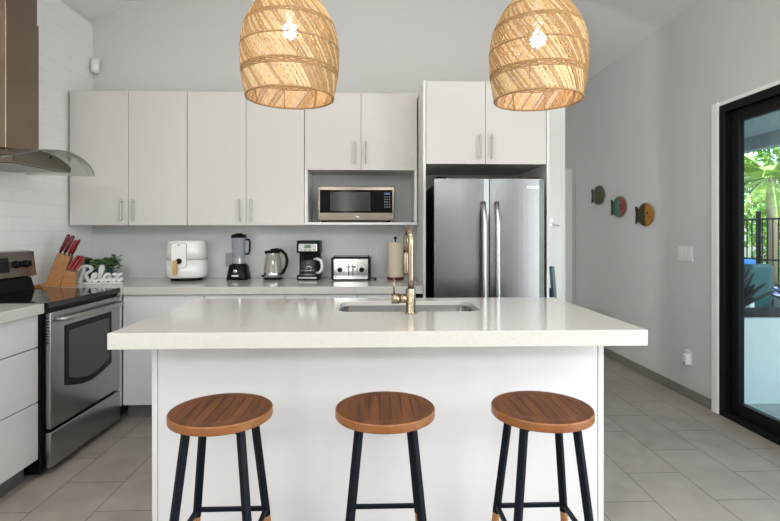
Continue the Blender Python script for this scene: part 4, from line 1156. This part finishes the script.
for (x, y, lab) in hedges:
    t = thing('garden_bush', (x, y, -.05), lab, 'bush', 'bushes beyond the fence')
    b = MB().m('foliage').m('foliage2'); leafcloud(b, 0, 0, 1.3, .9, 1.25, 1.35, 2600, .16, rg, ('foliage', 'foliage2')); b.build('leaves', t)
    MB().m('trunk').tube([(0, 0, 0), (.03, 0, .6), (0, .05, 1.3)], [.06, .05, .03], 8).build('stem', t)
def palm(x, y, h, L0, n, seed, lab):
    rg = random.Random(seed); t = thing('palm_tree', (x, y, -.05), lab, 'palm', 'palms beyond the fence')
    MB().m('trunk').tube([(0, 0, 0), (.05, 0, h * .5), (0, 0, h)], [.11, .09, .08], 12).build('trunk', t)
    b = MB().m('palm')
    for k in range(n):
        a = 2 * PI * k / n + rg.uniform(-.15, .15); el = rg.uniform(-.3, 1.1)
        d = Vector((math.cos(a) * math.cos(el), math.sin(a) * math.cos(el), math.sin(el))); pts = []
        for i in range(9):
            u = i / 8; pts.append(Vector((0, 0, h)) + d * L0 * u - Vector((0, 0, .55 * L0 * u * u)))
        b.tube(pts, .012, 4, cap=False)
        s_ = Vector((-math.sin(a), math.cos(a), 0)); bm = b.bm
        for i in range(6, 48):
            u = i / 48; p = Vector((0, 0, h)) + d * L0 * u - Vector((0, 0, .55 * L0 * u * u))
            for sd in (-1, 1):
                ll = L0 * .33 * math.sin(PI * min(1, u * .8 + .2)); dd = (s_ * sd + d * .6 - Vector((0, 0, .5))).normalized()
                w_ = d * .010
                q = [bm.verts.new(p - w_), bm.verts.new(p + dd * ll * .5 - w_ * .8), bm.verts.new(p + dd * ll), bm.verts.new(p + dd * ll * .5 + w_ * .8), bm.verts.new(p + w_)]
                f = bm.faces.new(q); f.material_index = b.cur
    b.build('fronds', t)
palm(7.7, 9.5, 2.4, 1.1, 18, 3, 'low palm with drooping pale fronds just beyond the fence')
palm(9.7, 14.6, 3.9, 1.6, 18, 4, 'taller palm rising behind the low palm')
palm(7.6, 4.2, 2.9, 1.2, 16, 6, 'palm beyond the fence on the right side of the view')
b = MB().m('foliage').m('foliage2'); leafcloud(b, 0, 0, 2.0, 1.1, 5.6, 2.6, 9000, .22, rg, ('foliage', 'foliage2'))
o = b.build('leaf_screen'); o.location = (12.7, 12.0, .65); o['kind'] = 'stuff'; o['label'] = 'dense tall greenery closing the garden'; o['category'] = 'greenery'
